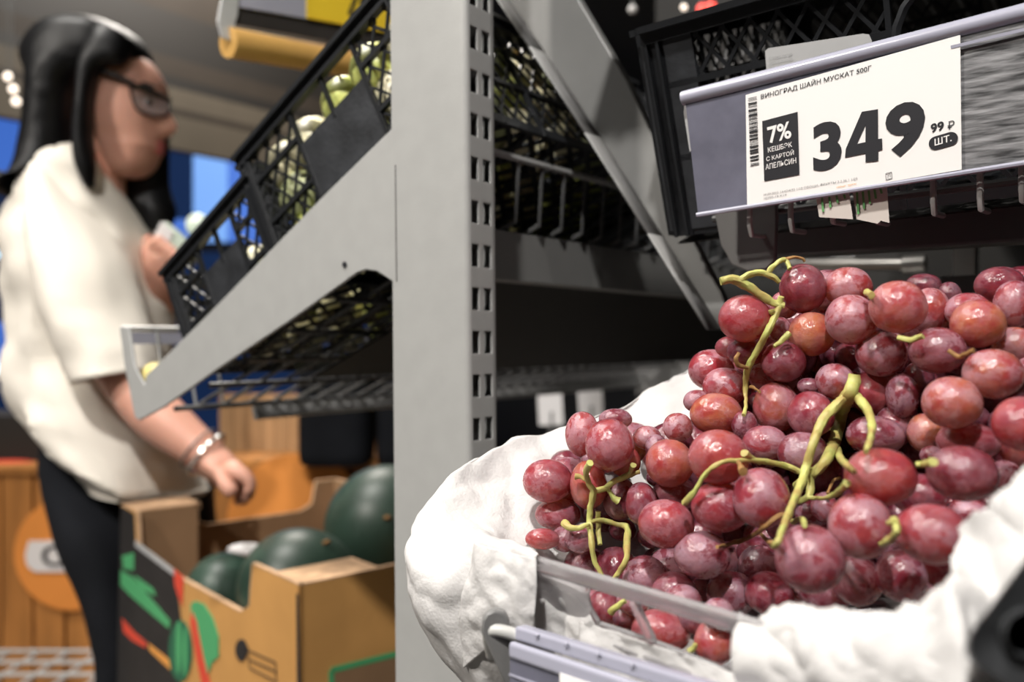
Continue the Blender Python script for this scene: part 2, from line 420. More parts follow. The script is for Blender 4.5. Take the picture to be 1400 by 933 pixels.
# small chrome upright fence at the arm tip with its wires
fence = thing('wire_fence', 'thin grey wire end fence with clear plastic strip at the arm tip', 'fence', onarm(190, 520, .01))
f1, f2 = onarm(166, 449, .006), onarm(180, 560, .006)
mb = MB(); mb.tube([f1, f1+L*.0], .002)
for k in range(4):
    q = L*(.004+k*.032)
    MB().tube([f1+q, f2+q], .0016, 6).build('fence_wire', 'wire', fence)
MB().tube([f1+L*.0, f1+L*.55], .0026, 6).build('top_rail', 'wire', fence)
MB().bar(f1+L*.004-D*.002-(f1-f2)*.12, f1+L*.5-D*.002-(f1-f2)*.12, .012, .0008, D).build('clear_strip', 'lav_light', fence, False)
lem = MB().ball(onarm(213, 514, .035), .0145, .0145, .0135).build('lemon', 'lemon'); lem.data.transform(Matrix.Translation(-onarm(213, 514, .035))); lem.location = onarm(213, 514, .035)
tag(lem, 'single pale yellow round fruit resting behind the tip of the sloping grey arm', 'fruit')

# ------------------------------------------------------------------ crates
def clipseg(x0, y0, x1, y1, W, H):
    t0, t1 = 0., 1.; dx, dy = x1-x0, y1-y0
    for p, q in ((-dx, x0), (dx, W-x0), (-dy, y0), (dy, H-y0)):
        if abs(p) < 1e-12:
            if q < 0: return None
        else:
            r = q/p
            if p < 0: t0 = max(t0, r)
            else: t1 = min(t1, r)
    if t0 >= t1: return None
    return (x0+dx*t0, y0+dy*t0, x0+dx*t1, y0+dy*t1)
def lattice(mb, o, a, b, W, H, x0, x1, y0, y1, sp, w, n, t=.0018):
    """diagonal lattice in the rectangle x0..x1,y0..y1 of the plane o + a*x + b*y"""
    w_, h_ = x1-x0, y1-y0
    k = -h_
    while k < w_+h_:
        for s in (1, -1):
            if s == 1: seg = clipseg(k, 0, k+h_*.75, h_, w_, h_)
            else: seg = clipseg(k+h_*.75, 0, k, h_, w_, h_)
            if seg:
                mb.bar(o+a*(x0+seg[0])+b*(y0+seg[1]), o+a*(x0+seg[2])+b*(y0+seg[3]), w, t, n)
        k += sp
def crate_side(par, o, a, b, W, H, n, style='side', m='black_plastic'):
    """o bottom corner, a along, b up, n outward"""
    mb = MB()
    rim = .011
    mb.box(o+b*(H-rim), a*W, b*rim, n*.006)
    mb.box(o+b*(H-.004)-n*.001, a*W, b*.004, n*.011)
    mb.box(o, a*W, b*.008, n*.003)
    for cx in (0, W-.014):
        mb.box(o+a*cx, a*.014, b*(H-rim), n*.004)
        mb.box(o+a*(cx+.002), a*.002, b*(H-rim), n*.007); mb.box(o+a*(cx+.010), a*.002, b*(H-rim), n*.007)
    mb.build('side_frame', m, par, False)
    c0, c1 = W*.34, W*.74
    if style == 'end': c0, c1 = W*.3, W*.7
    mb = MB()
    for f in (.36, .70):
        mb.box(o+b*(H*f), a*(c0), b*.004, n*.004); mb.box(o+a*c1+b*(H*f), a*(W-c1), b*.004, n*.004)
    for x in (c0, c1-.003): mb.box(o+a*x, a*.003, b*(H-rim), n*.004)
    mb.box(o+a*(c0+c1)*.5+b*H*.6, a*.003, b*(H*.4-rim), n*.0035)
    mb.build('side_rib', m, par, False)
    mb = MB()
    lattice(mb, o+n*.001, a, b, W, H, .014, c0, .008, H-rim, .017, .0022, n)
    mb.build('lattice', m, par, False); mb = MB()
    lattice(mb, o+n*.001, a, b, W, H, c1, W-.014, .008, H-rim, .017, .0022, n)
    mb.build('lattice', m, par, False)
    if style == 'side':
        MB().box(o+a*c0+b*.006, a*(c1-c0), b*(H*.60), n*.003).build('plain_panel', 'grey_plastic', par, False)
    elif style == 'handle':
        # oval hand hole
        mb = MB(); cx = (c0+c1)/2; hw = (c1-c0)/2-.004; y0, y1 = H*.42, H-rim-.003
        pts = []; rr = (y1-y0)/2
        for k in range(20):
            th = 2*math.pi*k/20; x = (hw-rr)*(1 if math.cos(th) >= 0 else -1)+rr*math.cos(th)
            pts.append(o+a*(cx+x)+b*((y0+y1)/2+rr*math.sin(th))+n*.003)
        mb.tube(pts+[pts[0]], .0026, 6); mb.build('hand_hole_rim', 'grey_plastic', par)
        mb = MB(); lattice(mb, o+n*.001, a, b, W, H, c0, c1, .008, H*.42, .017, .0022, n)
        mb.box(o+a*c0+b*H*.40, a*(c1-c0), b*.004, n*.004); mb.build('lattice', m, par, False)
    else:
        mb = MB(); lattice(mb, o+n*.001, a, b, W, H, c0, c1, .008, H-rim, .017, .0022, n)
        for f in (.36, .7): mb.box(o+a*c0+b*(H*f), a*(c1-c0), b*.004, n*.004)
        mb.build('lattice', m, par, False)
def crate(label, o, a, b, c, LA, LB, H, styles=('side', 'end', 'side', 'end'), group=None, bottom_sp=.02):
    """o: near bottom corner; a, b horizontal-ish unit edges; c unit up"""
    t = thing('black_crate', label, 'crate', o+(a*LA+b*LB)/2, group)
    crate_side(t, o, a, c, LA, H, -b, styles[0])
    crate_side(t, o+a*LA, b, c, LB, H, a, styles[1])
    crate_side(t, o+b*LB, a, c, LA, H, b, styles[2])
    crate_side(t, o, b, c, LB, H, -a, styles[3])
    mb = MB(); lattice(mb, o+c*.003, a, b, LA, LB, 0, LA, 0, LB, bottom_sp, .004, c, .002)
    k = 0
    while k < LB: mb.box(o+b*k, a*LA, b*.006, c*.003); k += .04
    mb.build('base', 'black_plastic', t, False)
    return t
# left crates: a runs up the slope, b runs away (L)
us = -dslope.normalized()                     # up-slope
def incrate(px, py, back): return hit(px, py, A0+L*back, L)
q0 = incrate(328, 219, .012); q1 = incrate(541, -28, .012)
HCR = .118
a1 = (q1-q0); LA1 = a1.length; a1.normalize(); c1 = L.cross(a1); c1 = c1 if c1.z > 0 else -c1
LBC = .33
crA = crate('black lattice crate on the upper part of the sloping arm beside the post', q0-c1*HCR, a1, L, c1, LA1, LBC, HCR)
q2 = incrate(229, 374, .012); q3 = incrate(339, 248, .012)
a2 = (q3-q2); LA2 = a2.length+.01; a2.normalize(); c2 = L.cross(a2); c2 = c2 if c2.z > 0 else -c2
crB = crate('black lattice crate lower on the arm, its corner next to the wire fence', q2-c2*.105, a2, L, c2, LA2, LBC, .105)
crC = crate('black crate farther along the wire shelf, behind the upper crate', q0-c1*HCR+L*(LBC+.03), a1, L, c1, LA1, LBC, HCR)

def put_fruit(base, a, b, c, LA, LB, H, mats, labels, grp, r, nx, ny, layers, seed, bias=0):
    rnd = random.Random(seed); protos = {}
    for ly in range(layers):
        for i in range(nx):
            for j in range(ny):
                m = rnd.choice(mats)
                rr = r*rnd.uniform(.9, 1.08)
                x = (i+.5+(ly % 2)*.3*(1 if i < nx-1 else 0)+rnd.uniform(-.1, .1))/nx*LA; y = (j+.5+rnd.uniform(-.15, .15))/ny*LB
                x = min(max(x, r+.006), LA-r-.006); y = min(max(y, r+.006), LB-r-.006)
                p = base+a*x+b*y+c*(.006+r+ly*r*1.65)
                if m not in protos:
                    o = MB().ball((0, 0, 0), 1, 1, 1.08, 14, 10).build('round_fruit', m); protos[m] = o
                    st = MB().tube([(0, 0, 1.0), (0.02, 0, 1.12), (.06, 0, 1.2)], .06, 5).build('stalk', 'stem_brown', o)
                    k = o
                else:
                    k = copyobj(protos[m]); copyobj(protos[m].children[0], k)
                k.location = p; k.scale = (rr, rr, rr); k.rotation_euler = (rnd.uniform(-.7, .7), rnd.uniform(-.7, .7), rnd.uniform(0, 6))
                tag(k, labels[m], 'fruit', grp[m])
put_fruit(q0-c1*HCR, a1, L, c1, LA1, LBC, HCR, ['fruit_y', 'fruit_w', 'fruit_g'],
          {'fruit_y': 'yellow-green round fruit heaped in the upper black crate by the post', 'fruit_w': 'cream-white round fruit heaped in the upper black crate by the post', 'fruit_g': 'dull green round fruit heaped in the upper black crate by the post'},
          {'fruit_y': 'yellow-green fruit in the upper crate', 'fruit_w': 'cream fruit in the upper crate', 'fruit_g': 'dull green fruit in the upper crate'}, .021, 5, 7, 3, 3)
put_fruit(q2-c2*.105, a2, L, c2, LA2, LBC, .105, ['fruit_y', 'fruit_w'],
          {'fruit_y': 'yellow-green round fruit heaped in the lower black crate near the wire fence', 'fruit_w': 'cream-white round fruit heaped in the lower black crate near the wire fence'},
          {'fruit_y': 'yellow-green fruit in the lower crate', 'fruit_w': 'cream fruit in the lower crate'}, .019, 3, 7, 2, 5)
pf = incrate(405, 193, .07)
o = MB().ball((0, 0, 0), 1, 1, 1.05, 16, 12).build('round_fruit', 'fruit_y'); MB().tube([(0, 0, 1.0), (0.02, 0, 1.1), (.06, 0, 1.2)], .06, 5).build('stalk', 'stem_brown', o)
o.location = pf-c1*.012; o.scale = (.0165,)*3; tag(o, 'yellow-green fruit lying highest in the upper crate, above the solid side panel', 'fruit')

# ------------------------------------------------------------------ right side: arm behind, crate, price rails
ra0 = V((.055, .66, 0)); NR = L
def onr(px, py, off=0): return hit(px, py, ra0+L*off, NR)
def strip(px, d): return
edge_up = [(788, -6), (858, 112), (905, 215), (932, 300), (985, 400), (1006, 455)]
edge_dn = [(984, 452), (905, 325), (820, 190), (745, 75), (690, -6), (650, -70), (740, -90)]
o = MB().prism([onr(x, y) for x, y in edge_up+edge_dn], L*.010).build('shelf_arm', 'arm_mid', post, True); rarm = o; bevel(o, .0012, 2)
# folded lower flange, seen as the shaded left strip
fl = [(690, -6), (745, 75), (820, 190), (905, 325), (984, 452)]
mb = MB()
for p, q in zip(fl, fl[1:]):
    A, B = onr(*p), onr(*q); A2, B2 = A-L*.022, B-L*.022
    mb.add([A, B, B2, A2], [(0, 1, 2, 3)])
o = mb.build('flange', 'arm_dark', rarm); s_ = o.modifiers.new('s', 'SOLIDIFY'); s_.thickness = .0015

tl = math.radians(20)
nup = (-L*math.sin(tl)+Z*math.cos(tl)); bup = (L*math.cos(tl)+Z*math.sin(tl))
c_bl = P(925, 322, .575)
DD = (D+Z*.03).normalized()
LCR = .42
crR = thing('black_crate', 'large black lattice crate above the grapes, behind the big price tag', 'crate', c_bl)
HR = .135
crate_side(crR, c_bl, DD, nup, LCR, HR, -bup, 'handle', 'black_plastic')
crate_side(crR, c_bl, bup, nup, .28, HR, -DD, 'end', 'black_plastic')
crate_side(crR, c_bl+bup*.28, DD, nup, LCR, HR, bup, 'side', 'black_plastic')
MB().box(c_bl+nup*.004-bup*.004-DD*.002, DD*.035, nup*(HR-.014), bup*.003).build('corner_column', 'grey_plastic', crR, False)
mb = MB(); lattice(mb, c_bl+nup*.003, DD, bup, LCR, .28, 0, LCR, 0, .28, .022, .004, nup, .002); mb.build('base', 'black_plastic', crR, False)
MB().box(c_bl-nup*.006, DD*LCR, bup*.28, nup*.001).build('base_shade_sheet', 'blackout', crR, False)  # added dark sheet under the base, in place of shade
# cradle wires with upturned ends
cradle = thing('wire_shelf', 'wire shelf holding the right crate, its hooked rod ends showing below the price tag', 'shelf', c_bl)
railY = hit(957, 291, P(957, 291, .495), V((0, 1, 0)))
Ur = (D+Z*.055).normalized()
for i, (hx, hy) in enumerate([(1025, 318), (1081, 312), (1137, 300), (1198, 300), (1276, 288), (1340, 282), (1397, 270)]):
    p = hit(hx, hy, P(957, 291, .505), L)
    MB().tube([p+Z*.055, p+Z*.004, p+L*.003-Z*.001, p+L*.022], .0016, 8).build('hook_wire', 'wire', cradle)
MB().tube([P(975, 300, .53), P(975, 300, .53)+DD*.35], .0022, 8).build('front_rod', 'wire_dark', cradle)
# grey rounded end plate and the beam
pe = lambda x, y: hit(x, y, P(1000, 300, .52), -D)
plate = [(972, 268), (1060, 268), (1062, 300), (1060, 355), (1048, 368), (1022, 371), (1000, 362), (985, 335), (978, 300)]
pf_ = lambda x, y: hit(x, y, P(1000, 300, .515), L)
dr = thing('display_rack', 'dark grey display rack carrying the big price rail, right crate and the grapes', 'rack', P(1150, 600, .6))
o = MB().prism([pf_(*q) for q in plate], L*.004).build('end_bracket', 'arm_dark', dr, True); bevel(o, .001, 2)
beam = MB().box(P(1056, 352, .565), D*.40, L*.02, Z*.036)
o = beam.build('cross_beam', 'arm_dark', dr, False); bevel(o, .002, 2)

# ---- upper price rail (big tag)
R0 = P(957, 291, .495)
tv = math.radians(8)
Vr = (Z*math.cos(tv)-L*math.sin(tv)); Vr = (Vr-Ur*Vr.dot(Ur)).normalized(); Nr = Ur.cross(Vr).normalized()
if Nr.y > 0: Nr = -Nr
def uv(px, py):
    p = hit(px, py, R0, Nr)-R0; return (p.dot(Ur), p.dot(Vr))
def UV(u, v, n=0): return R0+Ur*u+Vr*v+Nr*n
hR = uv(957, 130)[1]
print('rail height', hR, uv(1400, 20), uv(1400, 215), uv(1020, 130), uv(1022, 282), uv(1313, 48), uv(1315, 232))
railA = thing('price_rail', 'long grey-lilac plastic price rail across the black crate, holding the big tag', 'price rail', R0)
xe = uv(1022, 282)[0]; xf = uv(1315, 232)[0]; RL = .205
MB().box(UV(-.002, 0, -.0035), Ur*(xf-.0), Vr*hR, Nr*.002).build('back_strip', 'lav', railA, False)
MB().box(UV(xf-.002, 0, -.0035), Ur*(RL-xf), Vr*hR, Nr*.002).build('streaked_strip', 'streak', railA, False)
mb = MB(); mb.tube([UV(-.004, hR+.001, -.003), UV(RL, hR+.001, -.003)], .0042, 14); mb.build('top_roll', 'lav_light', railA)
mb = MB(); mb.tube([UV(-.002, -.001, 0), UV(RL, -.001, 0)], .0014, 8); mb.build('bottom_lip', 'lav_light', railA)
mb = MB(); mb.box(UV(xf, hR*.88, 0), Ur*(RL-xf), Vr*.0015, Nr*.0008); mb.build('ridge', 'lav_light', railA, False)
mb = MB(); mb.prism([UV(-.0045, hR*.55, -.008), UV(-.0055, hR*.9, -.008), UV(-.003, hR+.004, -.008), UV(.006, hR+.005, -.008), UV(.009, hR*.97, -.008), UV(.002, hR*.6, -.008)], Nr*.003); mb.build('end_clip', 'sticker', railA)
tagA = thing('price_tag', 'large cream price tag reading 349 in the upper rail', 'price tag', UV(xe, 0, .001))
tq = [(1022, 282), (1315, 232), (1313, 48), (1020, 130)]
tb = [uv(*q) for q in tq]
o = MB().prism([UV(a, b, .0006) for a, b in tb], -Nr*.0004).build('card', 'paper', tagA, False)

def text_geom(s, bold=0.0):
    cu = bpy.data.curves.new('t', 'FONT'); cu.body = s; cu.offset = bold; cu.resolution_u = 4
    ob = bpy.data.objects.new('t', cu); COL.objects.link(ob)
    dg = bpy.context.evaluated_depsgraph_get(); me = bpy.data.meshes.new_from_object(ob.evaluated_get(dg))
    v = [x.co.copy() for x in me.vertices]; f = [list(p.vertices) for p in me.polygons]
    bpy.data.objects.remove(ob); bpy.data.meshes.remove(me); bpy.data.curves.remove(cu)
    if not v: return [], []
    x0 = min(p.x for p in v); x1 = max(p.x for p in v); y0 = min(p.y for p in v); y1 = max(p.y for p in v)
    return [((p.x-x0)/(x1-x0), (p.y-y0)/(y1-y0)) for p in v], f
def text_on(name, s, bl, br, tl, m, parent, bold=0.0, kind=None):
    """bl, br, tl: 3D corners of the text's box"""
    v, f = text_geom(s, bold)
    if not v: print('NO GLYPHS', s); return None
    return mk(name, [bl+(br-bl)*a+(tl-bl)*b for a, b in v], f, m, parent, False)
def ttext(name, s, bl, br, tl, m, bold=0, n=.0009):
    g = [UV(*uv(*q), n) for q in (bl, br, tl)]
    return text_on(name, s, *g, m, tagA, bold)
c1s = lambda x, y: (920+x*.3645, y*.3645)
ttext('product_name', 'ВИНОГРАД ШАЙН МУСКАТ 500Г', c1s(332, 376), c1s(746, 268), c1s(332, 350), 'ink', .006)
blk = [c1s(345, 680), c1s(477, 655), c1s(470, 420), c1s(337, 455)]
o = MB().prism([UV(*uv(*q), .0009) for q in blk], Nr*.0001).build('cashback_panel', 'ink', tagA, False)
ttext('cashback_percent', '7%', c1s(364, 540), c1s(449, 518), c1s(356, 478), 'paper', .022, .0013)
ttext('cashback_text', 'КЕШБЭК', c1s(360, 573), c1s(450, 551), c1s(359, 554), 'paper', .007, .0013)
ttext('cashback_text', 'С КАРТОЙ', c1s(354, 606), c1s(457, 581), c1s(353, 585), 'paper', .007, .0013)
ttext('cashback_text', 'АПЕЛЬСИН', c1s(351, 638), c1s(466, 612), c1s(350, 617), 'paper', .007, .0013)
ttext('price_digit', '3', c1s(529, 650), c1s(636, 627), c1s(525, 470), 'ink', .042)
g4 = [[(1157, 204), (1179, 153), (1184, 171), (1172, 197)], [(1179, 153), (1184, 152.2), (1184, 171)], [(1184, 152.2), (1201, 149.5), (1201.5, 220), (1184, 222)],
      [(1157, 204), (1172, 197), (1184, 194.5), (1184, 209.7), (1156, 215.5)], [(1201.2, 190.4), (1206.5, 189.5), (1207, 205), (1201.4, 206.3)]]
mb = MB()
for q in g4: mb.prism([UV(*uv(*p), .0009) for p in q], Nr*.0001)
mb.build('price_digit', 'ink', tagA, False)
ttext('price_digit', '9', c1s(800, 600), c1s(948, 570), c1s(798, 402), 'ink', .042)
ttext('kopecks', '99', c1s(969, 500), c1s(1018, 488), c1s(968, 466), 'ink', .025)
ttext('rouble_sign', '₽', c1s(1032, 488), c1s(1058, 482), c1s(1031, 457), 'ink', .0)
def pill(a, b, r, n, name, m, par):
    A, B = UV(*uv(*a), n), UV(*uv(*b), n); d = (B-A).normalized(); e = Nr.cross(d)
    if e.dot(Vr) < 0: e = -e
    pts = [A-d*math.sin(t)*r+e*math.cos(t)*r for t in [math.pi*k/10 for k in range(11)]]
    pts += [B+d*math.sin(t)*r-e*math.cos(t)*r for t in [math.pi*k/10 for k in range(11)]]
    return MB().prism(pts, Nr*.0001).build(name, m, par, False)
pill(c1s(988, 537), c1s(1043, 521), uv(*c1s(1000, 507))[1]*0+.0032, .0009, 'unit_panel', 'ink', tagA)
ttext('unit_text', 'ШТ.', c1s(984, 548), c1s(1048, 530), c1s(983, 522), 'paper', .015, .0013)
ttext('code_letter', 'п', c1s(807, 668), c1s(818, 665), c1s(807, 656), 'ink_grey', 0)
fr = [c1s(801, 674), c1s(823, 669), c1s(822, 646), c1s(800, 651)]
mb = MB(); fr3 = [UV(*uv(*q), .0009) for q in fr]
for i in range(4): mb.bar(fr3[i], fr3[(i+1) % 4], .0003, .0001, Nr)
mb.build('code_box', 'ink_grey', tagA, False)
ttext('fine_print', '10.09.2023 14:47/4/32 1/10 ОВОЩИ, ФРУКТЫ 2.2.36.1 1/25', c1s(343, 737), c1s(694, 676), c1s(343, 726), 'ink_grey', 0)
ttext('fine_print', '10355-19 К19', c1s(344, 749), c1s(428, 735), c1s(344, 740), 'ink_grey', 0)
ttext('fine_print', 'овощи фрукты', c1s(616, 708), c1s(690, 694), c1s(615, 699), 'ink_orange', .0)
mb = MB(); rb = random.Random(4)
yy = 364
while yy < 622:
    h_ = rb.choice([2, 2, 3, 5, 7]); 
    xl = 284+(yy-360)*.035; xr = xl+32
    g = [UV(*uv(*c1s(*q)), .0009) for q in ((xl, yy+h_+5), (xr, yy+h_-2), (xr, yy-2), (xl, yy+5))]
    mb.prism(g, Nr*.0001); yy += h_+rb.choice([3, 4, 6, 9])
o = mb.build('bar_code', 'ink', tagA, False)
# pack label above the rail, leaflets below
def card(name, label, pts, m, Y0, n, cat, th=.0006):
    t = thing(name, label, cat, hit(*pts[0], P(*pts[0], Y0), n)); P0 = P(*pts[0], Y0)
    o = MB().prism([hit(x, y, P0, n) for x, y in pts], L*th).build('sheet', m, t, False); return t, (lambda x, y, e=0: hit(x, y, P0, n)-L*e)
ncard = (L+Z*.2).normalized()
t, g = card('pack_label', 'grey printed label standing up behind the price rail over the big tag', [(1046, 70), (1050, 66), (1180, 46), (1188, 47), (1192, 56), (1194, 90), (1050, 130)], 'sticker', .485, ncard, 'label')
rb = random.Random(2)
for i in range(7):
    y0 = 78+i*6.5
    text_on('label_print', random.Random(i).choice(['Состав: виноград свежий', 'Хранить при температуре', 'Масса нетто 500 г', 'Страна: Китай']), g(1052, y0+4, .0007), g(1052+30+rb.randint(0, 26), y0-2, .0007), g(1052, y0+.5, .0007), 'ink_grey', t)
t, g = card('printed_leaflet', 'small cream leaflet with green print hanging below the tag, left one of the pair', [(1115, 266), (1160, 259), (1166, 300), (1120, 297)], 'leaflet', .456, ncard, 'leaflet')
for i in range(4): MB().bar(g(1124+i*10, 268-i, .0007), g(1126+i*10, 290-i*6, .0007), .0011, .0001, ncard).build('print_line', 'ink_green', t, False)
t, g = card('printed_leaflet', 'small cream leaflet with green print hanging below the tag, right one of the pair', [(1165, 258), (1212, 250), (1216, 305), (1204, 302), (1200, 306), (1171, 300)], 'leaflet', .447, ncard, 'leaflet')
for i in range(5): MB().bar(g(1172+i*8, 262-i, .0007), g(1174+i*8, 293-i*7, .0007), .0011, .0001, ncard).build('print_line', 'ink_green', t, False)
# crumpled film behind rail at right
mb = MB(); rb = random.Random(9)
for i in range(16):
    pc = P(1210+i*12, 52-i*3.2+rb.uniform(-4, 4), .455-i*.004); mb.ball(pc+L*.028, rb.uniform(.003, .006), None, None, 8, 6)
o = mb.build('bubble_film', 'clear'); tag(o, 'strip of shiny clear bubble film lying on the crate edge behind the price rail', 'packaging')
o.data.materials.clear(); o.data.materials.append(M['white_print'])

# ------------------------------------------------------------------ grape crate: clear box, cloth, grapes
BX0 = V((-.0396, .42, HC-.0925)); BX1 = V((.0754, .284, HC-.0925))
Ub = (BX1-BX0).normalized(); Bh = V((-Ub.y, Ub.x, 0)); tb_ = math.radians(19)
Bb = (Bh*math.cos(tb_)+Z*math.sin(tb_)).normalized(); Nb = Ub.cross(Bb).normalized()
if Nb.z < 0: Nb = -Nb
PX = lambda px, py, off=0: hit(px, py, BX0+Bb*off, Bb)
box = thing('clear_crate', 'clear plastic crate lined with white cloth and heaped with red grapes', 'crate', BX0+Ub*.14+Bb*.12-Nb*.1)
BL, BD, BH = .27, .24, .085
def u_of(px, py): q = PX(px, py)-BX0; return q.dot(Ub), q.dot(Nb)
print('clear', [u_of(*q) for q in ((735, 765), (1012, 850), (1005, 915), (800, 815), (1005, 860))])
mb = MB()
# front wall as a frame around a rounded window
mb.box(BX0+Ub*.04-Bb*.001+Nb*-.006, Ub*(BL-.04), Nb*.007, Bb*.003)        # top rim
W_ = lambda l: mb.prism([PX(*q) for q in l], Bb*.002)
W_([(660, 744), (735, 768), (1060, 866), (1130, 888), (1130, 915), (1060, 888), (994, 853), (806, 802), (735, 782), (660, 760)])
W_([(660, 760), (735, 782), (806, 802), (803, 818), (806, 832), (818, 852), (800, 950), (660, 940)])
W_([(818, 852), (900, 880), (982, 913), (1000, 1010), (800, 950)])
W_([(994, 853), (1060, 888), (1130, 915), (1130, 1040), (1000, 1010), (982, 913), (998, 905), (1004, 884)])
mb.bar(PX(866, 822), PX(893, 880), .0030, .0035, Bb)
mb.bar(PX(812, 872, -.0015), PX(1000, 940, -.0015), .0022, .003, Bb)
o = mb.build('front_wall', 'hazy', box, True); bevel(o, .0008, 2)
o = MB().box(BX0+Ub*.04-Nb*.045, Bb*BD, Ub*.002, -Nb*BH*.5).build('side_wall', 'clear', box, False)
o = MB().box(BX0-Nb*BH, Ub*BL, Bb*BD, Nb*.002).build('base', 'clear', box, False)
o = MB().box(BX0+Bb*BD, Ub*BL, Bb*.002, -Nb*BH).build('back_wall', 'clear', box, False)

# grapes: (x, y, rx, ry, tone, bunch)
G = []
def g2(l, ox, oy, s):
    for (cx, cy, rx, ry, t, b) in l: G.append((ox+cx*s, oy+cy*s, rx*s, ry*s, t, b))
g2([(428,170,98,106,'d','B'),(182,297,112,102,'r','B'),(620,165,100,88,'p','D'),(633,302,107,108,'p','D'),(832,248,118,113,'po','D'),
(970,265,80,100,'p','D'),(940,160,75,55,'k','D'),(1265,155,100,80,'d','E'),(1330,235,85,100,'p','E'),(1130,265,92,78,'p','E'),
(1172,320,110,103,'o','E'),(1325,410,88,78,'po','E'),(1000,433,115,100,'v','D'),(1236,532,120,106,'po','E'),(760,445,104,100,'p','D'),
(465,363,97,95,'o','D'),(345,480,95,90,'d','B'),(350,240,60,60,'r','B'),(310,545,110,75,'p','C'),(315,675,98,108,'po','C'),(268,830,97,78,'p','C'),
(462,705,98,100,'rp','C'),(430,870,108,92,'v','C'),(565,565,82,78,'p','C'),(730,615,92,98,'r','C'),(645,600,80,78,'p','C'),(850,625,68,95,'v','E'),
(735,795,118,85,'v','C'),(820,755,82,90,'v','C'),(950,785,75,85,'w','E'),(1062,655,120,112,'po','E'),(1280,650,95,88,'k','E'),
(1130,820,125,85,'rp','E'),(1340,845,72,82,'or','E'),(180,750,55,62,'v','C'),(455,585,50,35,'v','C'),(1290,745,75,65,'k','E'),
(980,880,52,42,'p','E'),(620,460,58,64,'k','D'),(130,420,75,50,'d','B'),(330,345,52,55,'v','B'),(190,440,85,60,'d','B'),
(920,560,65,80,'k','E'),(560,450,60,60,'k','D'),(1400,640,60,70,'k','E'),(760,540,60,50,'k','D'),(1150,720,70,60,'k','E'),(1390,520,60,60,'p','E'),(1050,200,50,60,'k','E')], 960, 340, .3216)
g2([(848,80,98,88,'rp','B'),(905,155,95,85,'p','B'),(868,268,112,90,'o','C'),(790,215,62,50,'v','B'),(878,452,128,118,'r','C'),
(705,325,64,62,'p','C'),(670,477,103,103,'or','C'),(575,370,62,52,'p','A'),(612,410,45,55,'v','A'),(415,400,105,112,'rp','A'),(300,355,75,98,'p','A'),
(440,290,72,45,'v','A'),(535,410,38,60,'o','A'),(480,470,68,68,'or','A'),(152,552,108,92,'rp','A'),(325,570,80,105,'or','A'),(195,695,98,68,'rp','A'),
(130,800,75,45,'r','A'),(460,630,75,92,'v','A'),(550,650,70,92,'rp','A'),(695,610,97,77,'rp','C'),(655,735,120,104,'r','C'),(887,663,125,107,'r','C'),
(1060,625,120,128,'rp','C'),(808,868,120,100,'v','F'),(290,800,66,60,'v','A'),(225,800,60,55,'v','A'),(1040,860,85,70,'k','F'),(330,460,40,40,'v','A'),(620,540,50,40,'k','C'),(390,640,45,60,'k','A'),(470,760,60,50,'k','F'),(590,790,60,50,'k','F')], 700, 480, .3215)
g2([(572,145,132,110,'rs','E'),(885,133,128,107,'d','E'),(1045,140,62,58,'p','E'),(495,335,120,125,'p','F'),(770,365,137,115,'rp','F'),
(905,283,80,54,'p','F'),(720,215,105,82,'d','F'),(375,135,80,85,'k','C'),(305,290,62,60,'p','F'),(300,460,132,130,'v','F'),(480,545,95,95,'v','F'),
(650,525,95,100,'v','F'),(810,480,80,90,'d','F'),(115,500,92,90,'v','F'),(270,600,85,35,'v','F'),(355,262,50,60,'p','F'),(600,420,70,60,'k','F'),
(430,440,60,70,'k','F'),(720,590,70,50,'v','F'),(200,330,70,70,'k','C'),(640,300,50,60,'k','F')], 1000, 600, .3568)
g2([(755,668,62,66,'d','G'),(960,750,108,80,'r','G'),(1155,790,74,80,'or','G'),(830,705,45,52,'k','G'),(700,640,50,45,'v','G'),(1080,700,60,60,'k','G'),(1040,640,70,60,'v','G'),(860,640,60,50,'v','G'),(1170,690,60,60,'v','G')], 540, 580, .3783)
G += [(800, 775, 30, 28, 'v', 'A'), (842, 778, 30, 30, 'd', 'A'), (882, 790, 32, 30, 'v', 'F'), (922, 812, 32, 30, 'd', 'F'), (1000, 812, 34, 31, 'v', 'F'), (1052, 812, 34, 30, 'd', 'F'), (962, 820, 30, 28, 'k', 'F'), (1128, 812, 34, 28, 'd', 'F'), (1400, 580, 40, 38, 'r', 'E'), (1360, 690, 30, 26, 'k', 'E')]
TONE = {'r': (.15, .05, .45), 'rs': (.2, 0, .35), 'rp': (.05, .2, .75), 'p': (.15, .1, 1.0), 'po': (.6, 0, .8), 'o': (.95, 0, .45), 'or': (.6, 0, .3),
        'd': (0, .65, .4), 'v': (0, .55, .85), 'k': (0, .9, .3), 'w': (1, 0, .5)}
BUN = {'A': 'left bunch of red grapes with green forked stem, by the cloth', 'B': 'upper left bunch of red grapes with long thin yellow-green stem',
       'C': 'middle bunch of red grapes with the thick cut stem', 'D': 'top bunch of bloomy pink-red grapes just below the bracket end',
       'E': 'right bunch of red and orange grapes at the edge of the photo', 'F': 'low front bunch of large purple-red grapes against the torn cloth',
       'G': 'red grapes seen low through the window of the clear crate'}
def zplane(x, y): return .362-.00023*(x-1050)-.00020*(y-600)
pl_g = []
lay = []
rg = random.Random(11)
for (x, y, rx, ry, t, b) in G:
    rp = math.sqrt(rx*ry); ideal = F*(.0128)/max(rp, 30)
    zz = .62*zplane(x, y)+.38*max(.29, min(.47, ideal))
    if t in ('k',): zz += .018
    if b == 'G': zz = .385-(x-800)*.00022
    lay.append([zz, x, y, rx, ry, t, b])
